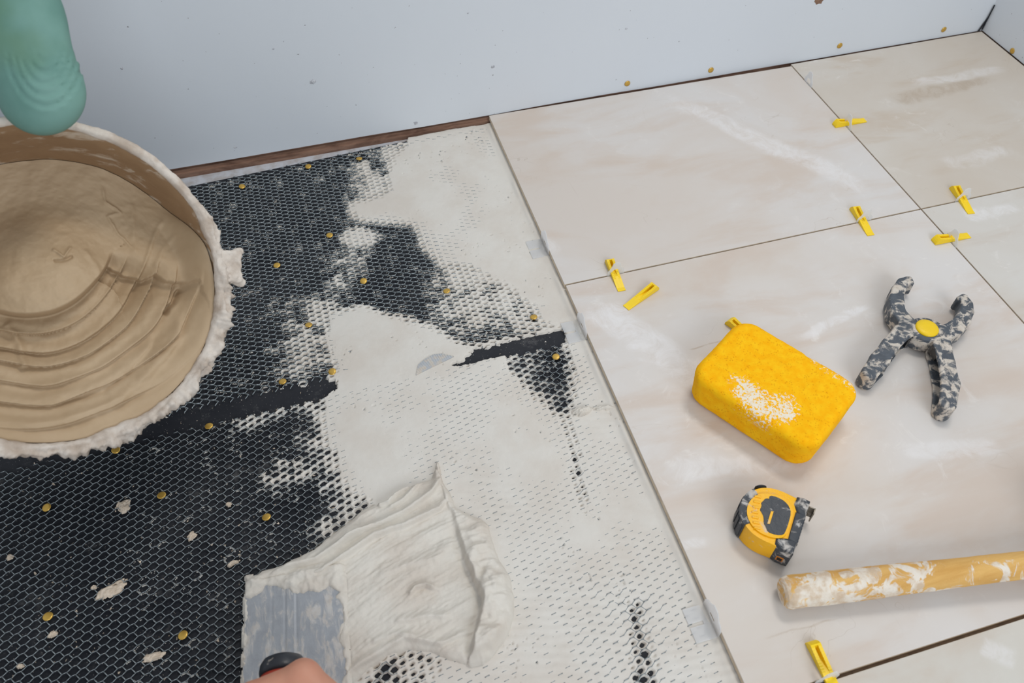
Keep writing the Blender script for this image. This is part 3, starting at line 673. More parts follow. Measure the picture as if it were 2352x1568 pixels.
for j in range(n_b):
    for i in range(n_a):
        k = j*(n_a+1)+i; F += [(k, k+1, k+n_a+2, k+n_a+1), (nn+k, nn+k+n_a+1, nn+k+n_a+2, nn+k+1)]
for i in range(n_a):
    F += [(i, nn+i, nn+i+1, i+1)]; k = n_b*(n_a+1)+i; F += [(k, k+1, nn+k+1, nn+k)]
for j in range(n_b):
    k = j*(n_a+1); F += [(k, k+n_a+1, nn+k+n_a+1, nn+k)]; k += n_a; F += [(k, nn+k, nn+k+n_a+1, k+n_a+1)]
t_mesh('blade', pts, F, mat_blade)
# mortar left on the front end and along the edges of the blade
A, Bq = np.meshgrid(np.arange(-.004, BWD+.006, .0011), np.arange(-.012, .20, .0011), indexing='xy')
front = .017+.013*fbm(A*42, A*0, seed=161, oct=4)+.010*sstep(.088, .106, A)-Bq
edgeR = .003+.0075*fbm(Bq*55, A*0, seed=163, oct=4)-(BWD-A); edgeL = .0005+.0045*fbm(Bq*80, A*0, seed=164, oct=4)-A
cv = np.maximum(front, np.maximum(edgeR, edgeL*.8))+.003*fbm(A*160, Bq*160, seed=165)
outer = np.minimum(np.minimum(A+.0015, BWD+.004-A), Bq+.008)+.0038*fbm(A*95, Bq*95, seed=167, oct=3)
cv = np.minimum(cv, outer)
hg = .0016+np.sqrt(np.clip(cv/.010, 0, 1))*(.0050+.0052*fbm(A*85, Bq*85, seed=166, oct=4))*np.where(front > edgeR, 1, .45)
hg = np.where(cv > 0, hg, .0010+np.clip(cv, -.002, 0)); hg = np.where((A < 0) | (Bq < 0), hg-.0022, hg)
Q = TL+A[..., None]*tl+Bq[..., None]*td; Zq = TL[2]+hg+A*.030
child_world(grid_mesh('mortar_smear', Q[..., 0], Q[..., 1], Zq, cv > -.0012, mat_heap), trowel)
# handle: bolster, red grip, black end cap, post
hc0 = P(650, 1541, .066); hc0 = np.array(hc0); hdir = td*.995+np.array([0, 0, .02]); hdir /= np.linalg.norm(hdir); hl_ = tl; hu = np.cross(hl_, hdir); hu = hu if hu[2] > 0 else -hu
def tube(name, prof, mat, parent, o0, ax, e1, e2, n=32, sq=1.0):
    V = []; F = []; k = len(prof)
    for s_, r in prof:
        for i in range(n):
            a = i/n*2*math.pi; V.append(o0+ax*s_+e1*r*math.cos(a)+e2*r*math.sin(a)*sq)
    for j in range(k-1):
        for i in range(n): F.append((j*n+i, j*n+(i+1) % n, (j+1)*n+(i+1) % n, (j+1)*n+i))
    F.append(tuple(range(n))[::-1]); F.append(tuple((k-1)*n+i for i in range(n)))
    return child_world(mesh_np(name, V, F, mat, None), parent)
mat_red = m_plastic('red_grip', srgb(186, 74, 56), .4, srgb(172, 62, 48))
mat_cap = m_dirty('black_bolster', srgb(40, 42, 48), srgb(52, 54, 60), .62, .70, 60, .35)
tube('bolster', [(-.014, .006), (-.0135, .013), (-.011, .0185), (-.006, .0215), (.000, .0222), (.004, .0215)], mat_cap, trowel, hc0, hdir, hl_, hu)
tube('grip', [(.0042, .0208), (.012, .0205), (.03, .019), (.06, .0185), (.09, .019), (.115, .0175), (.122, .012), (.124, .004)], mat_red, trowel, hc0, hdir, hl_, hu)
pb = hc0+hdir*.0; bot = np.array([pb[0], pb[1], TL[2]+.003])
tube('post', [(0, .007), (.02, .006), (pb[2]-bot[2]-.005, .006)], mat_blade, trowel, bot, np.array([0, 0, 1.]), tl, td, 16)

def m_skin():
    t = NT('skin'); n = t.noise(45, 4, .5); col = t.mix(n, srgb(204, 150, 124), srgb(190, 130, 108)); n2 = t.noise(110, 3, .5, off=(1, 1, 1))
    col = t.mix(t.math('MULTIPLY', t.smooth(n2, .55, .75), .35), col, srgb(206, 120, 100))
    return t.fin(col, .5, 0, t.bump(t.noise(700, 3), .15, .0005), .35, **{'Subsurface Weight': .12, 'Subsurface Scale': .004, 'Subsurface Radius': (1., .35, .2)})
def hp(l, z, s): return hc0+hl_*(l-.006)+hu*(z+.001)+hdir*(s+.0085)          # lateral, up, along the handle
def hand_sdf(Xx, Yy, Zz):
    f_ = None; wr = hp(.085, .030, .085)
    lens = [(.0, 1.0), (.0215, 1.04), (.043, 1.0), (.063, .88)]
    for i, (so, sc_) in enumerate(lens):
        s_ = .0165+so*1.1; r = .0126 if i < 3 else .0108
        m = hp(.033-.002*i, .040-.004*i, s_-.001); p1 = hp(-.014, .0345*sc_, s_+.006); p2 = hp(-.0385*sc_, .012, s_+.008); p3 = hp(-.0265*sc_, -.019, s_+.006)
        ch = cap(Xx, Yy, Zz, m, p1, r*1.16, r*1.06); ch = smin(ch, cap(Xx, Yy, Zz, p1, p2, r*1.06, r*.95), .003); ch = smin(ch, cap(Xx, Yy, Zz, p2, p3, r*.95, r*.82), .003)
        mc = cap(Xx, Yy, Zz, m, wr+hdir*(i-1.5)*.009, r*1.2, .0165); ch = smin(ch, mc, .006)
        ch = smin(ch, cap(Xx, Yy, Zz, m, m+hu*.0008, r*1.25, r*1.2), .004)      # knuckle
        f_ = ch if f_ is None else smin(f_, ch, .0042)
    th0 = hp(.060, .006, .050); th1 = hp(.040, -.020, .024); th2 = hp(.012, -.031, .016); th3 = hp(-.012, -.030, .014)
    tb = smin(cap(Xx, Yy, Zz, wr, th0, .018, .0165), cap(Xx, Yy, Zz, th0, th1, .0165, .0125), .008); tb = smin(tb, cap(Xx, Yy, Zz, th1, th2, .0122, .0112), .003); tb = smin(tb, cap(Xx, Yy, Zz, th2, th3, .011, .0088), .003)
    f_ = smin(f_, tb, .006)
    el = hp(.22, .135, .40); f_ = smin(f_, cap(Xx, Yy, Zz, wr, el, .0245, .043), .014)
    return f_
lo = np.minimum(hp(-.06, -.06, -.03), hp(.22, .135, .40))-.05; hi = np.maximum(hp(-.06, -.06, -.03), hp(.22, .135, .40))+.05
V, F = surf_nets(hand_sdf, lo, hi, .0028)
tag(mesh_np('person', V, F, m_skin()), 'bare hand gripping the trowel handle at the bottom edge', 'person')

# ================================================================== SPONGE
def m_sponge():
    t = NT('sponge_foam'); a = t.noise(90, 5, .6); col = t.mix(t.smooth(a, .3, .7), srgb(252, 178, 6), srgb(255, 196, 22))
    vo = t.n('ShaderNodeTexVoronoi'); vo.inputs['Scale'].default_value = 330; t.l(t.co, vo.inputs['Vector']); pores = t.math('SUBTRACT', 1.0, t.smooth(vo.outputs['Distance'], .12, .42))
    pores = t.math('MULTIPLY', pores, t.smooth(t.noise(120, 3, .5, off=(2, 2, 2)), .45, .6)); col = t.mix(t.math('MULTIPLY', pores, .55), col, srgb(214, 132, 4))
    # dried mortar scuffed on along the near edge
    def patch(cx, cy, cz, ang, la, lb):
        q = t.vmath('SUBTRACT', t.co, (cx, cy, cz)); c, s_ = math.cos(ang), math.sin(ang)
        uu_ = t.math('DIVIDE', t.vmath('DOT_PRODUCT', q, (c, s_, 0)), la); vv_ = t.math('DIVIDE', t.vmath('DOT_PRODUCT', q, (-s_, c, 0)), lb)
        r2 = t.math('ADD', t.math('MULTIPLY', uu_, uu_), t.math('MULTIPLY', vv_, vv_)); return t.math('SUBTRACT', 1.0, t.smooth(r2, .0, 1.6))
    pm = t.math('MAXIMUM', patch(-.004, -.045, .055, -.35, .044, .022), patch(.028, -.035, .05, .1, .022, .026)); pm = t.math('MAXIMUM', pm, t.math('MULTIPLY', patch(.045, .058, .055, -.1, .05, .010), .6))
    g = t.noise(300, 5, .7); gm = t.smooth(t.math('ADD', t.math('ADD', t.math('MULTIPLY', pm, .25), t.math('MULTIPLY', t.noise(70, 3, .6, off=(5, 5, 5)), .34)), t.math('SUBTRACT', g, .67)), .17, .24)
    sz_ = t.n('ShaderNodeSeparateXYZ'); t.l(t.co, sz_.inputs[0]); gm = t.math('MULTIPLY', t.math('MULTIPLY', gm, t.smooth(pm, .1, .3)), t.smooth(sz_.outputs[2], .034, .050)); col = t.mix(gm, col, srgb(238, 226, 206))
    hh = t.math('SUBTRACT', t.math('ADD', a, t.math('MULTIPLY', gm, .5)), pores)
    return t.fin(col, .9, 0, t.bump(hh, .28, .0012), .15)
A_ = np.array([.184, -.604]); B_ = np.array([.0743, -.669]); C_ = np.array([.1631, -.8154]); D_ = np.array([.2794, -.756])
cen = (A_+B_+C_+D_)/4+np.array([.008, .006]); ax_long = ((C_-B_)+(D_-A_)); ax_long /= np.linalg.norm(ax_long); ang_s = math.atan2(ax_long[1], ax_long[0])
sl, sw, sh = .176, .130, .056
def sponge_sdf(Xx, Yy, Zz):
    r = .0165; tz = Zz/sh
    kx = sl/2-.003*(1-tz); ky = sw/2-.004*(1-tz)-.003*np.cos(Xx/sl*2)*0
    qx = np.abs(Xx)-(kx-r*1.5); qy = np.abs(Yy)-(ky-r*1.5)
    d2 = np.hypot(np.maximum(qx, 0), np.maximum(qy, 0))+np.minimum(np.maximum(qx, qy), 0)-r*1.5       # rounded rectangle outline
    re = .011; qa = d2+re; qb = np.abs(Zz-sh/2)-(sh/2-re)
    f_ = np.hypot(np.maximum(qa, 0), np.maximum(qb, 0))+np.minimum(np.maximum(qa, qb), 0)-re
    return f_-.0009*fbm(Xx*40, Yy*40, Zz*40, seed=171)-.0004*fbm(Xx*210, Yy*210, Zz*210, seed=172, oct=2)+.0012*np.exp(-((Xx-.01)/.006)**2-((Yy-.06)/.006)**2)*(Zz > .04)
V, F = surf_nets(sponge_sdf, (-.10, -.08, -.008), (.10, .08, .066), .0017)
V[:, 2] = np.maximum(V[:, 2], .0004)
sp = tag(mesh_np('sponge', V, F, m_sponge()), 'thick yellow sponge with scuffed dried mortar lying on the tile', 'sponge')
sp.location = (cen[0], cen[1], 0); sp.rotation_euler = (0, 0, ang_s)

# ================================================================== LEVELLING CLIPS AND WEDGES
def wedge_mesh():
    """wedge 63 mm long along +x (thin end at +x), 12 mm wide, slotted, with toothed rails; origin at the middle of the base"""
    L, wd_, ht = .063, .0118, .0105; bm = bmesh.new()
    def top(x):                                   # height of the back along the length
        t_ = (x+L/2)/L
        return ht*(t_/.10) ** .5 if t_ < .10 else max(.0009, ht*(1-(t_-.10)/.88))
    n = 44; xs = np.linspace(-L/2+.0004, L/2, n)
    def strip(y0, y1, zf, teeth):
        low_ = [(bm.verts.new((x, y0, 0)), bm.verts.new((x, y1, 0))) for x in xs]; up_ = []
        for i, x in enumerate(xs):
            z = max(zf(x), .0005)
            if teeth and .12 < i/n < .62: z -= .0005*(i % 2)
            up_.append((bm.verts.new((x, y0, z)), bm.verts.new((x, y1, z))))
        for i in range(n-1):
            bm.faces.new((low_[i][0], low_[i][1], low_[i+1][1], low_[i+1][0])); bm.faces.new((up_[i][0], up_[i+1][0], up_[i+1][1], up_[i][1]))
            bm.faces.new((low_[i][0], low_[i+1][0], up_[i+1][0], up_[i][0])); bm.faces.new((low_[i][1], up_[i][1], up_[i+1][1], low_[i+1][1]))
        bm.faces.new((low_[0][0], up_[0][0], up_[0][1], low_[0][1])); bm.faces.new((low_[-1][0], low_[-1][1], up_[-1][1], up_[-1][0]))
    strip(-wd_/2, -wd_/2+.0038, top, True); strip(wd_/2-.0038, wd_/2, top, True)
    def floor_(x):
        t_ = (x+L/2)/L
        if t_ < .13: return top(x)
        return min(top(x), .0012+.0036*max(0, (t_-.18)/.4)) if t_ < .58 else top(x)
    strip(-wd_/2+.0037, wd_/2-.0037, floor_, False)
    bmesh.ops.remove_doubles(bm, verts=bm.verts[:], dist=1e-6); bmesh.ops.recalc_face_normals(bm, faces=bm.faces[:])
    me = bpy.data.meshes.new('levelling_wedge'); bm.to_mesh(me); bm.free(); me.materials.append(mat_yellow); return me
WM = wedge_mesh()
def wedge(px0, px1, label, z=0.0, group='yellow levelling wedges on the tiles'):
    """px0 = middle of the thick end, px1 = middle of the thin end"""
    a = P(*px0, z+.004); b = P(*px1, z); c = (a+b)/2; o = bpy.data.objects.new('levelling_wedge', WM); COL.objects.link(o)
    o.location = (c[0], c[1], z+.0003); o.rotation_euler = (0, 0, math.atan2(b[1]-a[1], b[0]-a[0])); tag(o, label, 'wedge', group); return o
wedge((1398, 596), (1428, 668), 'yellow wedge through the clip nearest the open mortar edge')
wedge((1506, 657), (1440, 706), 'loose yellow wedge lying diagonally on the tile, not in any clip')
wedge((1962, 478), (1998, 538), 'yellow wedge across the joint just left of where four tiles meet')
wedge((2191, 430), (2229, 489), 'yellow wedge across the joint just right of where four tiles meet')
wedge((2150, 552), (2220, 542), 'yellow wedge in the joint right above the clamp')
wedge((1919, 285), (1984, 277), 'yellow wedge in the farthest clip, close to the wall')
wedge((1880, 1505), (1912, 1575), 'yellow wedge at the bottom edge, below the wooden handle')
wedge((1682, 742), (1742, 790), 'yellow wedge mostly hidden behind the sponge')

def clip_mesh(edge=False):
    """upright plate along x with an arched window, foot in the joint; origin at the joint, tile top level"""
    bm = bmesh.new(); t_ = .0006
    wd_, ht = .026, .024
    outer = [(-.013, -.009), (-.013, .007), (-.008, .014), (-.0055, .022), (-.002, .024), (.002, .024), (.0055, .022), (.008, .014), (.013, .007), (.013, -.009)]
    if edge: outer = [(-.019, -.0105), (-.019, .004), (-.016, .010), (-.010, .0135), (-.004, .022), (.004, .022), (.010, .0135), (.016, .010), (.019, .004), (.019, -.0105)]
    win = [(-.0062, .0), (-.0062, .0075), (-.0035, .0105), (.0035, .0105), (.0062, .0075), (.0062, .0)]
    if edge: win = [(-.0055, -.0035), (-.0055, .0015), (-.004, .0025), (.004, .0025), (.0055, .0015), (.0055, -.0035)]
    # triangulate plate with a window through a bridged strip
    front = {}
    for s_ in (-1, 1):
        o_ = [bm.verts.new((x, s_*t_, z)) for x, z in outer]; w_ = [bm.verts.new((x, s_*t_, z)) for x, z in win]
        oe = [bm.edges.new((o_[i], o_[(i+1) % len(o_)])) for i in range(len(o_))]; we = [bm.edges.new((w_[i], w_[(i+1) % len(w_)])) for i in range(len(w_))]
        bmesh.ops.triangle_fill(bm, edges=oe+we, use_beauty=True); front[s_] = (o_, w_)
    for k in (0, 1):
        a, b = front[-1][k], front[1][k]
        for i in range(len(a)):
            j = (i+1) % len(a); bm.faces.new((a[i], a[j], b[j], b[i]))
    if edge:                                     # flange lying on the mortar, with a slot
        z1, z0 = -.0095, -.0108
        for (x0, x1, y0, y1) in [(-.019, -.0022, .0004, .025), (.0022, .019, .0004, .025), (-.0023, .0023, .0004, .0085)]: box_bm(bm, x0, x1, y0, y1, z0, z1)
    bmesh.ops.recalc_face_normals(bm, faces=bm.faces[:])
    me = bpy.data.meshes.new('levelling_clip'); bm.to_mesh(me); bm.free(); me.materials.append(mat_clip); return me
CM, CE = clip_mesh(), clip_mesh(True)
def clip(px, py, label, axis='x', edge=False):
    p_ = P(px, py); o = bpy.data.objects.new('levelling_clip', CE if edge else CM); COL.objects.link(o)
    if edge: o.location = (-.0012, p_[1], 0); o.rotation_euler = (0, 0, math.pi/2)
    elif axis == 'x': o.location = (p_[0], -D1 if py < 1000 else -D2, 0)
    else: o.location = (XW, p_[1], 0); o.rotation_euler = (0, 0, math.pi/2)
    tag(o, label, 'clip', 'translucent levelling clips'); return o
clip(1414, 629, 'translucent clip around the wedge nearest the open mortar edge')
clip(1984, 508, 'translucent clip around the wedge left of where four tiles meet')
clip(2212, 461, 'translucent clip around the wedge right of where four tiles meet')
clip(2184, 555, 'translucent clip around the wedge above the clamp', 'y')
clip(1944, 290, 'translucent clip around the wedge close to the wall', 'y')
clip(1855, 192, 'translucent clip without a wedge, nearest the back wall', 'y')
clip(1898, 1562, 'translucent clip around the wedge at the bottom edge')
clip(1254, 556, 'white edge clip hooked on the raw tile edge, farthest of three', edge=True)
clip(1339, 746, 'white edge clip hooked on the raw tile edge, middle of three', edge=True)
clip(1640, 1415, 'white edge clip hooked on the raw tile edge, nearest of three', edge=True)

# ================================================================== SPRING CLAMP
mat_clamp = m_dirty('clamp_plastic', srgb(58, 63, 70), srgb(92, 98, 106), .46, .585, 70, .5, dirt=srgb(216, 210, 202))
mat_capy = m_dirty('clamp_cap', srgb(244, 204, 20), srgb(236, 196, 24), .60, .70, 60, .4)
def zp(x, y): return (1950+x/4.239, 600+y/4.239)
ZC = .016
def cw(x, y, z=ZC+.010): return P(*zp(x, y), z)
clamp = empty('spring_clamp', 'grey spring clamp spattered with mortar, yellow round pivot, jaws open', 'clamp', tuple(cw(760, 650, 0)))
def arm_sdf(jaw, hand, inner_sign):
    J = [cw(*q) for q in jaw]; Hd = [cw(*q) for q in hand]
    def f(Xx, Yy, Zz):
        d2 = None
        def c2(a, b, ra, rb):
            dx, dy = b[0]-a[0], b[1]-a[1]; t_ = np.clip(((Xx-a[0])*dx+(Yy-a[1])*dy)/(dx*dx+dy*dy), 0, 1); return np.hypot(Xx-a[0]-t_*dx, Yy-a[1]-t_*dy)-(ra+(rb-ra)*t_)
        jr = [.0115, .0115, .0108, .0100, .0090, .0078, .006]
        for i in range(len(J)-1):
            q = c2(J[i], J[i+1], jr[i], jr[i+1]); d2 = q if d2 is None else smin(d2, q, .002)
        tp = J[-1]+(CC-J[-1])*.15; d2 = smin(d2, c2(J[-1], tp, .0050, .0034), .002)        # hooked tip
        # teeth inside the jaw
        ins = np.hypot(Xx-CC[0], Yy-CC[1]); d2 = d2+.0006*np.sin(np.arctan2(Yy-CC[1], Xx-CC[0])*44)*(ins < .034)*(d2 > -.004)
        d3 = None; hr = [.0125, .0120, .0112, .0122, .0108]
        for i in range(len(Hd)-1):
            q = c2(Hd[i], Hd[i+1], hr[i], hr[i+1]); d3 = q if d3 is None else smin(d3, q, .003)
        def slab(d, zc, hz, r):
            qa = d+r; qb = np.abs(Zz-zc)-(hz-r); return np.hypot(np.maximum(qa, 0), np.maximum(qb, 0))+np.minimum(np.maximum(qa, qb), 0)-r
        jawb = slab(d2, ZC, .0125, .003); hb = slab(d3, ZC-.001, .0145, .0035)
        # the handle is a channel open towards the other handle
        a, b = Hd[1], Hd[-1]; dx, dy = b[0]-a[0], b[1]-a[1]; L = math.hypot(dx, dy); side = ((Xx-a[0])*(-dy)+(Yy-a[1])*dx)/L*inner_sign; al = ((Xx-a[0])*dx+(Yy-a[1])*dy)/L
        hol = np.maximum(np.maximum(.0035-(side+.0075), np.abs(Zz-(ZC-.001))-.0108), np.maximum(-.004-al, al-(L-.0015)))
        hb = np.maximum(hb, -hol)
        g = smin(jawb, hb, .002)
        return g-.0006*fbm(Xx*130, Yy*130, Zz*130, seed=181)
    pts_ = np.array(J+Hd); lo = pts_.min(0)-.02; hi = pts_.max(0)+.02; lo[2] = -.002; hi[2] = .036
    return surf_nets(f, lo, hi, .0014)
CC = cw(800, 400)
V, F = arm_sdf([(640, 640), (560, 590), (480, 490), (462, 380), (482, 280), (525, 205), (580, 178)], [(690, 650), (520, 690), (400, 820), (300, 960), (205, 1085)], 1)
child_world(mesh_np('arm', V, F, mat_clamp, None), clamp)
V, F = arm_sdf([(860, 700), (940, 690), (1040, 640), (1110, 570), (1150, 480), (1150, 410), (1120, 352)], [(880, 690), (910, 830), (945, 980), (985, 1180), (960, 1390)], -1)
child_world(mesh_np('arm', V, F, mat_clamp, None), clamp)
# hub plate, yellow cap, coil spring between the handles
hub0 = cw(760, 655, 0)
def disc(name, c, prof, mat, parent, n=40, sx=1.0, rot=0.0):
    V = []; F = []; k = len(prof)
    for r, z in prof:
        for i in range(n):
            a = i/n*2*math.pi; x, y = r*math.cos(a)*sx, r*math.sin(a); V.append((c[0]+x*math.cos(rot)-y*math.sin(rot), c[1]+x*math.sin(rot)+y*math.cos(rot), z))
    for j in range(k-1):
        for i in range(n): F.append((j*n+i, j*n+(i+1) % n, (j+1)*n+(i+1) % n, (j+1)*n+i))
    F.append(tuple(range(n))[::-1]); F.append(tuple((k-1)*n+i for i in range(n)))
    return child_world(mesh_np(name, V, F, mat, None), parent)
hubc = cw(760, 652, .030)
hb_ = disc('hub', hubc, [(.019, .004), (.0205, .006), (.0205, .0275), (.019, .0295)], mat_clamp, clamp, 40, 1.25, -.3)
sub(disc('pivot_cap', hubc, [(.0150, .029), (.0150, .0310), (.0135, .0325), (.009, .0333), (.003, .0336)], mat_capy, clamp), hb_)
mat_spring = m_dirty('clamp_spring', srgb(92, 90, 90), srgb(120, 116, 112), .55, .7, 60, .45, metal=.5)
V = []; F = []; pp = [cw(560, 800, .012), cw(640, 770, .012), cw(720, 800, .012), cw(800, 860, .012), cw(850, 930, .012)]
for i, q in enumerate(pp):
    V += [q+np.array([-.001, -.001, -.009]), q+np.array([.001, .001, -.009]), q+np.array([.001, .001, .008]), q+np.array([-.001, -.001, .008])]
for i in range(len(pp)-1):
    for k in range(4): F.append((i*4+k, i*4+(k+1) % 4, i*4+4+(k+1) % 4, i*4+4+k))
F += [(3, 2, 1, 0), tuple((len(pp)-1)*4+k for k in range(4))]
child_world(mesh_np('spring_leaf', V, F, mat_spring, None, False), clamp)

# ================================================================== TAPE MEASURE
mat_tape_y = m_dirty('tape_yellow', srgb(250, 186, 8), srgb(246, 180, 4), .57, .67, 70, .4, dirt=srgb(232, 214, 196), amt=.8)
mat_tape_k = m_dirty('tape_black', srgb(52, 56, 62), srgb(64, 68, 74), .51, .65, 70, .5, dirt=srgb(196, 198, 200))
mat_label = m_dirty('tape_label', srgb(50, 54, 60), srgb(58, 62, 68), .60, .70, 80, .4, dirt=srgb(190, 194, 198))
TZ = .036
def tz(x, y, z=TZ): return P(1640+x/6.535, 1080+y/6.535, z)
f0, f1 = tz(1420, 470), tz(1180, 1230)            # the straight (mouth) side of the top face
tdir = (f1-f0)/np.linalg.norm(f1-f0); tin = np.array([tdir[1], -tdir[0], 0.]); tc = tz(860, 690)
if (tc-f0)@tin < 0: tin = -tin
TLEN = np.linalg.norm(f1-f0)
TO = f0-np.array([0, 0, f0[2]])
tape = empty('tape_measure', 'yellow and black pocket tape measure smeared with mortar, between sponge and wooden handle', 'tape measure', tuple(TO))
def tq(a, b): return (TO+tdir*a+tin*b)[:2]        # a along the mouth side, b away from it
DEP = float((tz(400, 560)-f0)@tin)
def prof_D(grow=0.0, n=64):
    """D-shaped outline in (a,b): straight mouth side at b=0, rounded on the far side"""
    pts = []; a0, a1 = -grow, TLEN+grow; cx = TLEN*.5; rx = TLEN*.5+grow; 
    pts += [(a1-.004, -grow), (a1, .004-grow)]
    bb = DEP*.42
    for i in range(n+1):
        t_ = i/n*math.pi; pts.append((cx+rx*math.cos(t_)**1*1.0 if True else 0, bb+(DEP-bb+grow)*math.sin(t_)**.85))
    pts += [(a0, .004-grow), (a0+.004, -grow)]
    return pts
PD = prof_D()
child_world(prism('case', [tuple(tq(*q)) for q in PD], .002, TZ-.0015, mat_tape_y, None, .0035, 3), tape)
def band(name, i0, i1, grow, z0, z1, mat, inner=.004, bevel=.0012):
    """part of the outline thickened outwards: a rubber guard"""
    pr = prof_D(grow); seg_o = pr[i0:i1]; seg_i = prof_D(-inner)[i0:i1][::-1]
    return child_world(prism(name, [tuple(tq(*q)) for q in seg_o+seg_i], z0, z1, mat, None, bevel, 2), tape)
nP = len(PD)
gripo = band('rubber_grip', 17, 49, .0016, .001, TZ-.0002, mat_tape_k, .007)
for k in range(18, 48, 5): sub(band('grip_rib', k, k+4, .0027, .003, TZ-.006, mat_tape_k, .001, .0006), gripo)
def quad(name, pts, z0, z1, mat, bev=.0025): return child_world(prism(name, [tuple(tq(*q)) for q in pts], z0, z1, mat, None, bev, 3), tape)
L_ = TLEN
quad('corner_guard', [(L_+.0015, -.0015), (L_+.002, .012), (L_-.001, .020), (L_-.009, .021), (L_-.014, .010), (L_-.016, -.0015)], .001, TZ+.0004, mat_tape_k, .003)
quad('corner_guard', [(-.002, -.002), (.022, -.002), (.020, .008), (.010, .014), (-.001, .013), (-.003, .006)], .001, TZ+.0004, mat_tape_k, .003)
mg_ = quad('mouth_guard', [(.018, -.0022), (L_-.012, -.0022), (L_-.013, .0085), (.019, .0095)], .001, TZ+.0002, mat_tape_k, .0015)
for k in range(9): sub(quad('mouth_rib', [(.020+k*.0042, -.0030), (.0216+k*.0042, -.0030), (.0216+k*.0042, .001), (.020+k*.0042, .001)], .004, TZ-.005, mat_tape_k, .0003), mg_)
# lanyard slot on the outer corner: a raised frame, the shade of its well drawn as a dark block
mat_dark = m_plastic('slot_dark', srgb(30, 22, 18), .8)
mat_slot = m_plastic('slot_rim', srgb(196, 120, 40), .5)
# face: ring, label, marks
def scaled(f, cx, cy, pts): return [(cx+(x-cx)*f, cy+(y-cy)*f) for x, y in pts]
face = [(1190, 640), (1165, 540), (1090, 440), (960, 370), (800, 345), (680, 350), (580, 410), (510, 500), (490, 600), (500, 700), (560, 820), (660, 920), (800, 990), (930, 1020), (1050, 1010), (1100, 930), (1150, 790)]
fw_ = [tuple(tz(x, y, TZ)[:2]) for x, y in face]
def smooth_poly(pts, it=2):
    for _ in range(it):
        o_ = []
        for i in range(len(pts)):
            a = np.array(pts[i]); b = np.array(pts[(i+1) % len(pts)]); o_ += [tuple(a*.75+b*.25), tuple(a*.25+b*.75)]
        pts = o_
    return pts
fr_ = child_world(prism('face_ring', smooth_poly(fw_), TZ-.004, TZ+.0006, mat_tape_y, None, .0010, 2), tape)
lab = [(1155, 640), (1130, 550), (1060, 465), (950, 405), (830, 378), (830, 440), (800, 420), (760, 430), (730, 480), (700, 490), (720, 540), (680, 600), (720, 640), (745, 720), (740, 800), (780, 850), (800, 930), (930, 975), (1040, 975), (1080, 900), (1120, 780)]
lp_ = child_world(prism('label_panel', smooth_poly([tuple(tz(x, y, TZ)[:2]) for x, y in lab], 1), TZ-.002, TZ+.0010, mat_label, None, .0003, 1), tape)
for x, y, l_ in [(845, 715, 95)]:
    pts = [(x-14+20, y-l_), (x+26+20, y-l_+4), (x+8-20, y+l_), (x-30-20, y+l_-4)]
    sub(child_world(prism('yellow_mark', [tuple(tz(a, b, TZ)[:2]) for a, b in pts], TZ, TZ+.0014, mat_tape_y, None, 0, 1, False), tape), lp_)
for y in range(380, 900, 78):        # raised ribs in the yellow crescent left of the label
    c = 560+abs(y-640)*.18
    pts = [(c, y), (c+100, y+16), (c+96, y+44), (c-2, y+26)]
    sub(child_world(prism('face_rib', [tuple(tz(a, b, TZ)[:2]) for a, b in pts], TZ, TZ+.0018, mat_tape_y, None, .0004, 1, False), tape), fr_)
# belt button on the far edge and end hook on the mouth
bt = [tuple(tz(x, y, .028)[:2]) for x, y in [(610, 240), (690, 214), (780, 232), (790, 262), (620, 268)]]
child_world(prism('lock_button', smooth_poly(bt, 1), .010, .030, mat_black_clean, None, .0015, 2), tape)
mat_hook = m_dirty('hook_steel', srgb(120, 112, 100), srgb(150, 142, 130), .55, .7, 70, .4, metal=.6)
hk = empty; bm = bmesh.new()
def hookpt(a, b, z): q = tq(a, b); return (q[0], q[1], z)
def hexa(bm, a0, a1, b0, b1, z0, z1):
    v = [bm.verts.new(hookpt(*q)) for q in [(a0, b0, z0), (a1, b0, z0), (a1, b1, z0), (a0, b1, z0), (a0, b0, z1), (a1, b0, z1), (a1, b1, z1), (a0, b1, z1)]]
    for f in [(3, 2, 1, 0), (4, 5, 6, 7), (0, 1, 5, 4), (1, 2, 6, 5), (2, 3, 7, 6), (3, 0, 4, 7)]: bm.faces.new([v[i] for i in f])
hexa(bm, .001, .0022, -.010, .001, .010, .030); hexa(bm, .001, .008, -.0105, -.0092, .010, .030)
child_world(bm_obj('end_hook', bm, mat_hook), tape)
# lanyard slot on the outer end of the corner guard
def endbox(name, b0, b1, z0, z1, a0, a1, mat):
    bm = bmesh.new(); hexa(bm, a0, a1, b0, b1, z0, z1); return child_world(bm_obj(name, bm, mat), tape)
sr_ = endbox('slot_rim', .0045, .0125, .0105, .0185, L_+.001, L_+.0026, mat_slot); sub(endbox('lanyard_slot', .0058, .0112, .0118, .0172, L_+.002, L_+.0030, mat_dark), sr_)

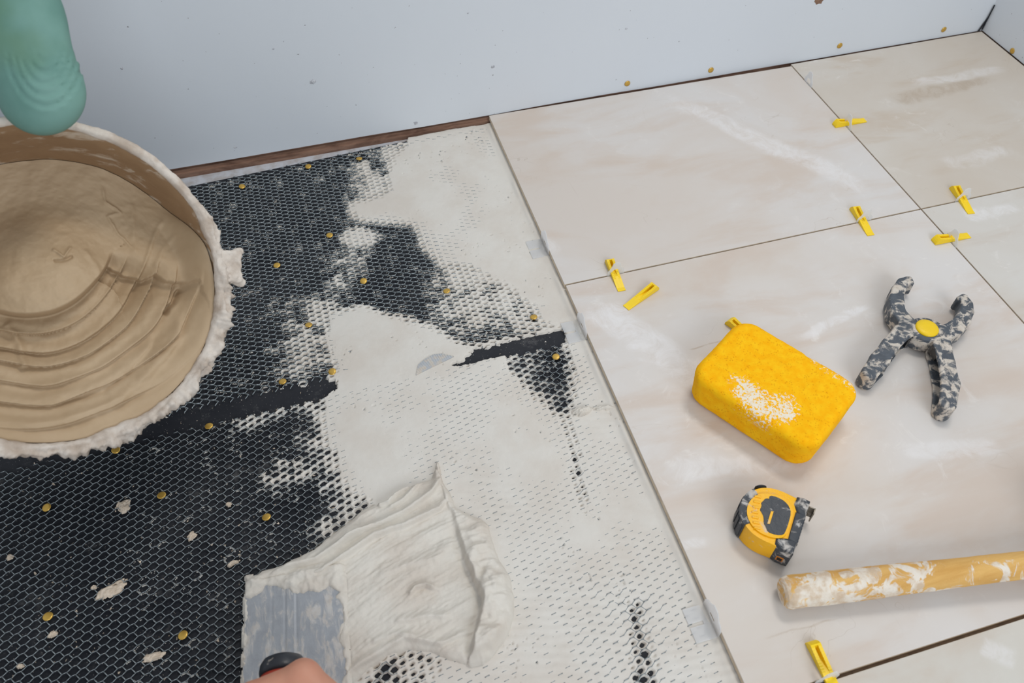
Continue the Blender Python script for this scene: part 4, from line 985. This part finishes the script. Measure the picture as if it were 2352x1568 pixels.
# ================================================================== MALLET (wooden handle in view)
mal0 = P(1798, 1361, .0175); mal1 = P(2352, 1297, .029); md = mal1-mal0; ml = np.linalg.norm(md); md /= ml; me1 = np.array([-md[1], md[0], 0]); me1 /= np.linalg.norm(me1); me2 = np.cross(md, me1)
if me2[2] < 0: me2 = -me2
mallet = empty('mallet', 'wooden mallet handle caked with white mortar lying on the tile', 'mallet', (float(mal0[0]), float(mal0[1]), 0))
def m_handle():
    t = NT('mallet_wood'); q = t.vmath('SUBTRACT', t.co, tuple(float(x) for x in mal0)); al = t.vmath('DOT_PRODUCT', q, tuple(float(x) for x in md))
    g = t.noise(30, 5, .6, .4, co=t.vmath('MULTIPLY', t.co, (.2, 2, 2))); wood = t.mix(t.smooth(g, .3, .7), srgb(228, 184, 112), srgb(206, 156, 84))
    n = t.noise(42, 6, .62, .8); cut = t.math('ADD', .385, t.math('MULTIPLY', t.smooth(al, .02, .24), .165)); m = t.smooth(n, cut, t.math('ADD', cut, .07))
    dirt = t.mix(t.smooth(t.noise(70, 4, off=(1, 0, 0)), .4, .65), srgb(232, 226, 216), srgb(206, 186, 164)); col = t.mix(t.math('MULTIPLY', m, .88), wood, dirt)
    return t.fin(col, .7, 0, t.bump(t.math('ADD', n, t.math('MULTIPLY', t.noise(240, 4), .35)), .6, .0022), .25)
mat_mal = m_handle()
prof = [(-.0025, .006), (-.0015, .0125), (.001, .0155), (.006, .0172), (.03, .0176), (.09, .0172), (.15, .0160), (.21, .0150), (.27, .0146), (.345, .0150)]
ns = 90; PS = np.interp(np.linspace(0, 1, ns), np.linspace(0, 1, len(prof)), [q[0] for q in prof]); PR = np.interp(np.linspace(0, 1, ns), np.linspace(0, 1, len(prof)), [q[1] for q in prof])
V = []; F = []; n = 56
for s_, r in zip(PS, PR):
    a = np.arange(n)/n*2*math.pi; bumps = .0009*np.clip(fbm(s_*60+0*a, np.cos(a)*1.4, np.sin(a)*1.4, seed=191, oct=4)+.1, 0, 1)*(1-.6*min(1, s_/.25))*2
    rr = r+bumps; V += list(mal0+md*s_+(rr*np.cos(a))[:, None]*me1+(rr*np.sin(a))[:, None]*me2*.94)
for j in range(ns-1):
    for i in range(n): F.append((j*n+i, j*n+(i+1) % n, (j+1)*n+(i+1) % n, (j+1)*n+i))
F.append(tuple(range(n))[::-1]); F.append(tuple((ns-1)*n+i for i in range(n)))
child_world(mesh_np('handle', V, F, mat_mal, None), mallet)
hc = mal0+md*.365; hr_ = .0335; hdirn = me1
hprof = [(-.058, .028), (-.056, .0315), (-.05, hr_), (.05, hr_), (.056, .0315), (.058, .028)]
hc = np.array([hc[0], hc[1], hr_+.0002])
tube('rubber_head', hprof, mat_black_clean, mallet, hc, hdirn, np.cross(hdirn, [0, 0, 1.]), np.array([0, 0, 1.]), 40)

# ================================================================== BRASS NAILS
mat_brass = NT('brass'); mat_brass = mat_brass.fin(mat_brass.mix(mat_brass.noise(120, 3), srgb(224, 186, 92), srgb(190, 146, 66)), .35, .6)
def nail_mesh():
    bm = bmesh.new(); n = 20; prof = [(.0016, -.012), (.0016, -.0006), (.0052, -.0004), (.0056, .0), (.0054, .0005), (.0040, .0009), (.0018, .0011)]
    rings = [[bm.verts.new((r*math.cos(i/n*2*math.pi), r*math.sin(i/n*2*math.pi), z)) for i in range(n)] for r, z in prof]
    for a, b in zip(rings, rings[1:]):
        for i in range(n): bm.faces.new((a[i], a[(i+1) % n], b[(i+1) % n], b[i]))
    bm.faces.new(rings[0][::-1]); bm.faces.new(rings[-1])
    me = bpy.data.meshes.new('brass_nail'); bm.to_mesh(me); bm.free(); me.materials.append(mat_brass); me.polygons.foreach_set('use_smooth', np.ones(len(me.polygons), bool)); return me
NM = nail_mesh()
nails = [(708, 382, 'brass nail at the crumpled upper edge of the lath'), (825, 364, 'brass nail at the upper lath edge beside the mortar'), (556, 428, 'brass nail near the upper lath edge beside the bucket rim'),
 (757, 540, 'brass nail beside the lone mortar patch on the lath'), (636, 609, 'brass nail alone on bare lath right of the bucket lug'), (835, 645, 'bright brass nail on bare lath between two mortar fields'),
 (709, 746, 'brass nail among mortared strands left of the central mortar'), (649, 876, 'brass nail just above the dark seam, left one'), (763, 853, 'brass nail above the seam half buried in mortar'),
 (1226, 728, 'brass nail at the mortar edge near the edge clips'), (1277, 819, 'brass nail smeared with mortar in the bare gap near the tiles'), (1026, 668, 'brass nail among dirty strands in the middle of the lath'),
 (612, 1187, 'brass nail on bare lath above the trowel'), (371, 1137, 'dull dark brass nail on the lath below the bucket'), (107, 1165, 'orange brass nail at the left of the lower lath'), (110, 1415, 'bright tilted brass nail near the lower left corner'),
 (420, 1458, 'flat brass nail left of the trowel blade'), (266, 1033, 'brass nail in shade right under the bucket rim'), (480, 978, 'brass nail in shade just below the dark seam')]
for i, (a, b, lb) in enumerate(nails):
    p_ = P(a, b, ZF+.0052); o = bpy.data.objects.new('brass_nail', NM); COL.objects.link(o); o.location = tuple(p_)
    o.rotation_euler = (rng.uniform(-.18, .18), rng.uniform(-.18, .18), rng.uniform(0, 6)); o.scale = (.95, .95, 1); tag(o, lb, 'nail', 'brass nails holding the lath')
o.location = tuple(P(480, 978, ZF+.0052))
for (a, b, lb) in [(1441, 192, 'brass nail low on the back wall, leftmost'), (1633, 161, 'brass nail low on the back wall, second from left'), (1929, 105, 'brass nail low on the back wall, third from left'), (2168, 68, 'brass nail low on the back wall, nearest the corner')]:
    p_ = PW(a, b, -.0006); o = bpy.data.objects.new('brass_nail', NM); COL.objects.link(o); o.location = tuple(p_); o.rotation_euler = (math.pi/2, 0, 0); o.scale = (1, 1, 1); tag(o, lb, 'nail', 'brass nails in the walls')
p_ = PX(2325, 117, XR-.0006); o = bpy.data.objects.new('brass_nail', NM); COL.objects.link(o); o.location = tuple(p_); o.rotation_euler = (0, -math.pi/2, 0); tag(o, 'brass nail low on the side wall', 'nail', 'brass nails in the walls')

# ================================================================== SPLATS, SCRAPS AND CRUMBS
def splat(px, py, rpx, rpy, rot, label, seed, h=.0028, mat=None, name='mortar_splat', cat='mortar', zb=None, hole=None):
    c = P(px, py, ZF+.0045); kx = np.linalg.norm(P(px+rpx, py, ZF+.0045)-c); ky = np.linalg.norm(P(px, py+rpy, ZF+.0045)-c)
    R = max(kx, ky)*1.5; X_, Y_ = grid(-R, R, -R, R, R/34); cr, sr = math.cos(rot), math.sin(rot); a = (X_*cr+Y_*sr)/kx; b = (-X_*sr+Y_*cr)/ky
    f_ = 1-np.hypot(a, b)+.75*fbm(a*1.3+seed, b*1.3, seed=seed, oct=3)
    if hole: f_ = f_-1.6*np.exp(-((a-hole[0])**2+(b-hole[1])**2)/.02)
    z_ = (ZF+.0036 if zb is None else zb)+np.where(f_ > 0, h*np.sqrt(np.clip(f_*1.6, 0, 1))*(1+.35*fbm(a*4, b*4, seed=seed+3)), f_*.004)
    o = grid_mesh(name, X_, Y_, z_-(c[2]), f_ > -.12, mat or mat_splat); o.location = (float(c[0]), float(c[1]), float(c[2])); tag(o, label, cat, 'dried splats on the lath')
splat(252, 1352, 26, 13, .25, 'long tan mortar splat with a small hole, left of the trowel', 201, hole=(.45, .25))
splat(281, 1162, 14, 12, .2, 'round pale mortar splat below the bucket', 202)
splat(350, 1507, 20, 9, .1, 'whitish mortar splat near the bottom edge', 203)
splat(440, 1229, 10, 8, 0, 'small dirty mortar splat in the middle of the lower lath', 204)
splat(535, 1292, 11, 5, .2, 'small curved mortar splat just above the trowel blade', 205)
splat(22, 1278, 6, 5, 0, 'tiny white mortar splat by the left edge', 206)
splat(524, 1157, 6, 5, 0, 'tiny pinkish mortar splat above the brass nail', 207)
splat(216, 1348, 6, 4, 0, 'tiny grey mortar splat beside the long tan one', 208)
splat(45, 1528, 8, 5, 0, 'small yellowish mortar splat in the lower left corner', 209)
splat(120, 1455, 9, 6, .4, 'small grey mortar splat under the bright tilted nail', 210)
# thin wrinkled ridge of mortar near the tiles
splat(1335, 945, 22, 9, 0, 'curled lump of mortar by the bare gap near the tiles', 211, h=.007, mat=mat_heap, zb=-.0112)
splat(1390, 938, 26, 4, -.15, 'thin mortar ridge running from the curled lump to the tile', 212, h=.0045, mat=mat_heap, zb=-.0114)
# ribbed half-moon scrap of grey film lying on the mortar
mat_film = m_dirty('grey_film', srgb(168, 171, 175), srgb(182, 184, 187), .46, .6, 90, .5, dirt=srgb(206, 203, 198))
fl = [(956, 860), (960, 838), (975, 825), (995, 814), (1015, 812), (1042, 818)]; V = []; F = []
top_ = [P(np.interp(t_, np.linspace(0, 1, 6), [q[0] for q in fl]), np.interp(t_, np.linspace(0, 1, 6), [q[1] for q in fl]), -.0100) for t_ in np.linspace(0, 1, 40)]
bot_ = [P(956+(1042-956)*t_, 861+(819-861)*t_, -.0105) for t_ in np.linspace(0, 1, 40)]
for i in range(40):
    dz = .0006*(i % 2); V += [top_[i]+np.array([0, 0, dz]), bot_[i]+np.array([0, 0, dz*.3]), bot_[i]-np.array([0, 0, .0008]), top_[i]-np.array([0, 0, .0008])]
for i in range(39):
    for k in range(4): F.append((i*4+k, i*4+(k+1) % 4, i*4+4+(k+1) % 4, i*4+4+k))
F += [(0, 1, 2, 3)[::-1], (156, 157, 158, 159)]
tag(mesh_np('film_scrap', V, F, mat_film, None, False), 'ribbed grey half-moon scrap stuck on the mortar at the seam', 'scrap')

# crumbs of dried mortar scattered over membrane and lath: nobody could count them
def crumbs(name, n, mat, label, smin_, smax_, seed):
    r_ = np.random.default_rng(seed); V = []; F = []
    q_ = np.array([P(a, b, ZF) for a, b in zip(r_.uniform(0, 1330, n*3), r_.uniform(340, 1600, n*3))]); cvx, _ = coverage(q_[:, 0], q_[:, 1])
    for q in q_[(cvx < .75) & (q_[:, 0] < -.01) & (q_[:, 1] < -.04)][:n]:
        s_ = smin_+(smax_-smin_)*r_.random()**3; R_ = r_.normal(size=(4, 3)); R_ /= np.linalg.norm(R_, axis=1)[:, None]; R_ *= s_*r_.uniform(.5, 1.2, (4, 1))
        z_ = ZF+s_*.5+(r_.random() < .3)*.004; base = len(V); V += [tuple(np.array([q[0], q[1], z_])+v) for v in R_]
        F += [(base, base+1, base+2), (base, base+3, base+1), (base, base+2, base+3), (base+1, base+3, base+2)]
    tag(mesh_np(name, V, F, mat, None, False), label, 'crumbs', kind='stuff')
crumbs('mortar_crumbs', 900, mat_splat, 'tiny pale mortar crumbs scattered over the lath', .0006, .0026, 3)
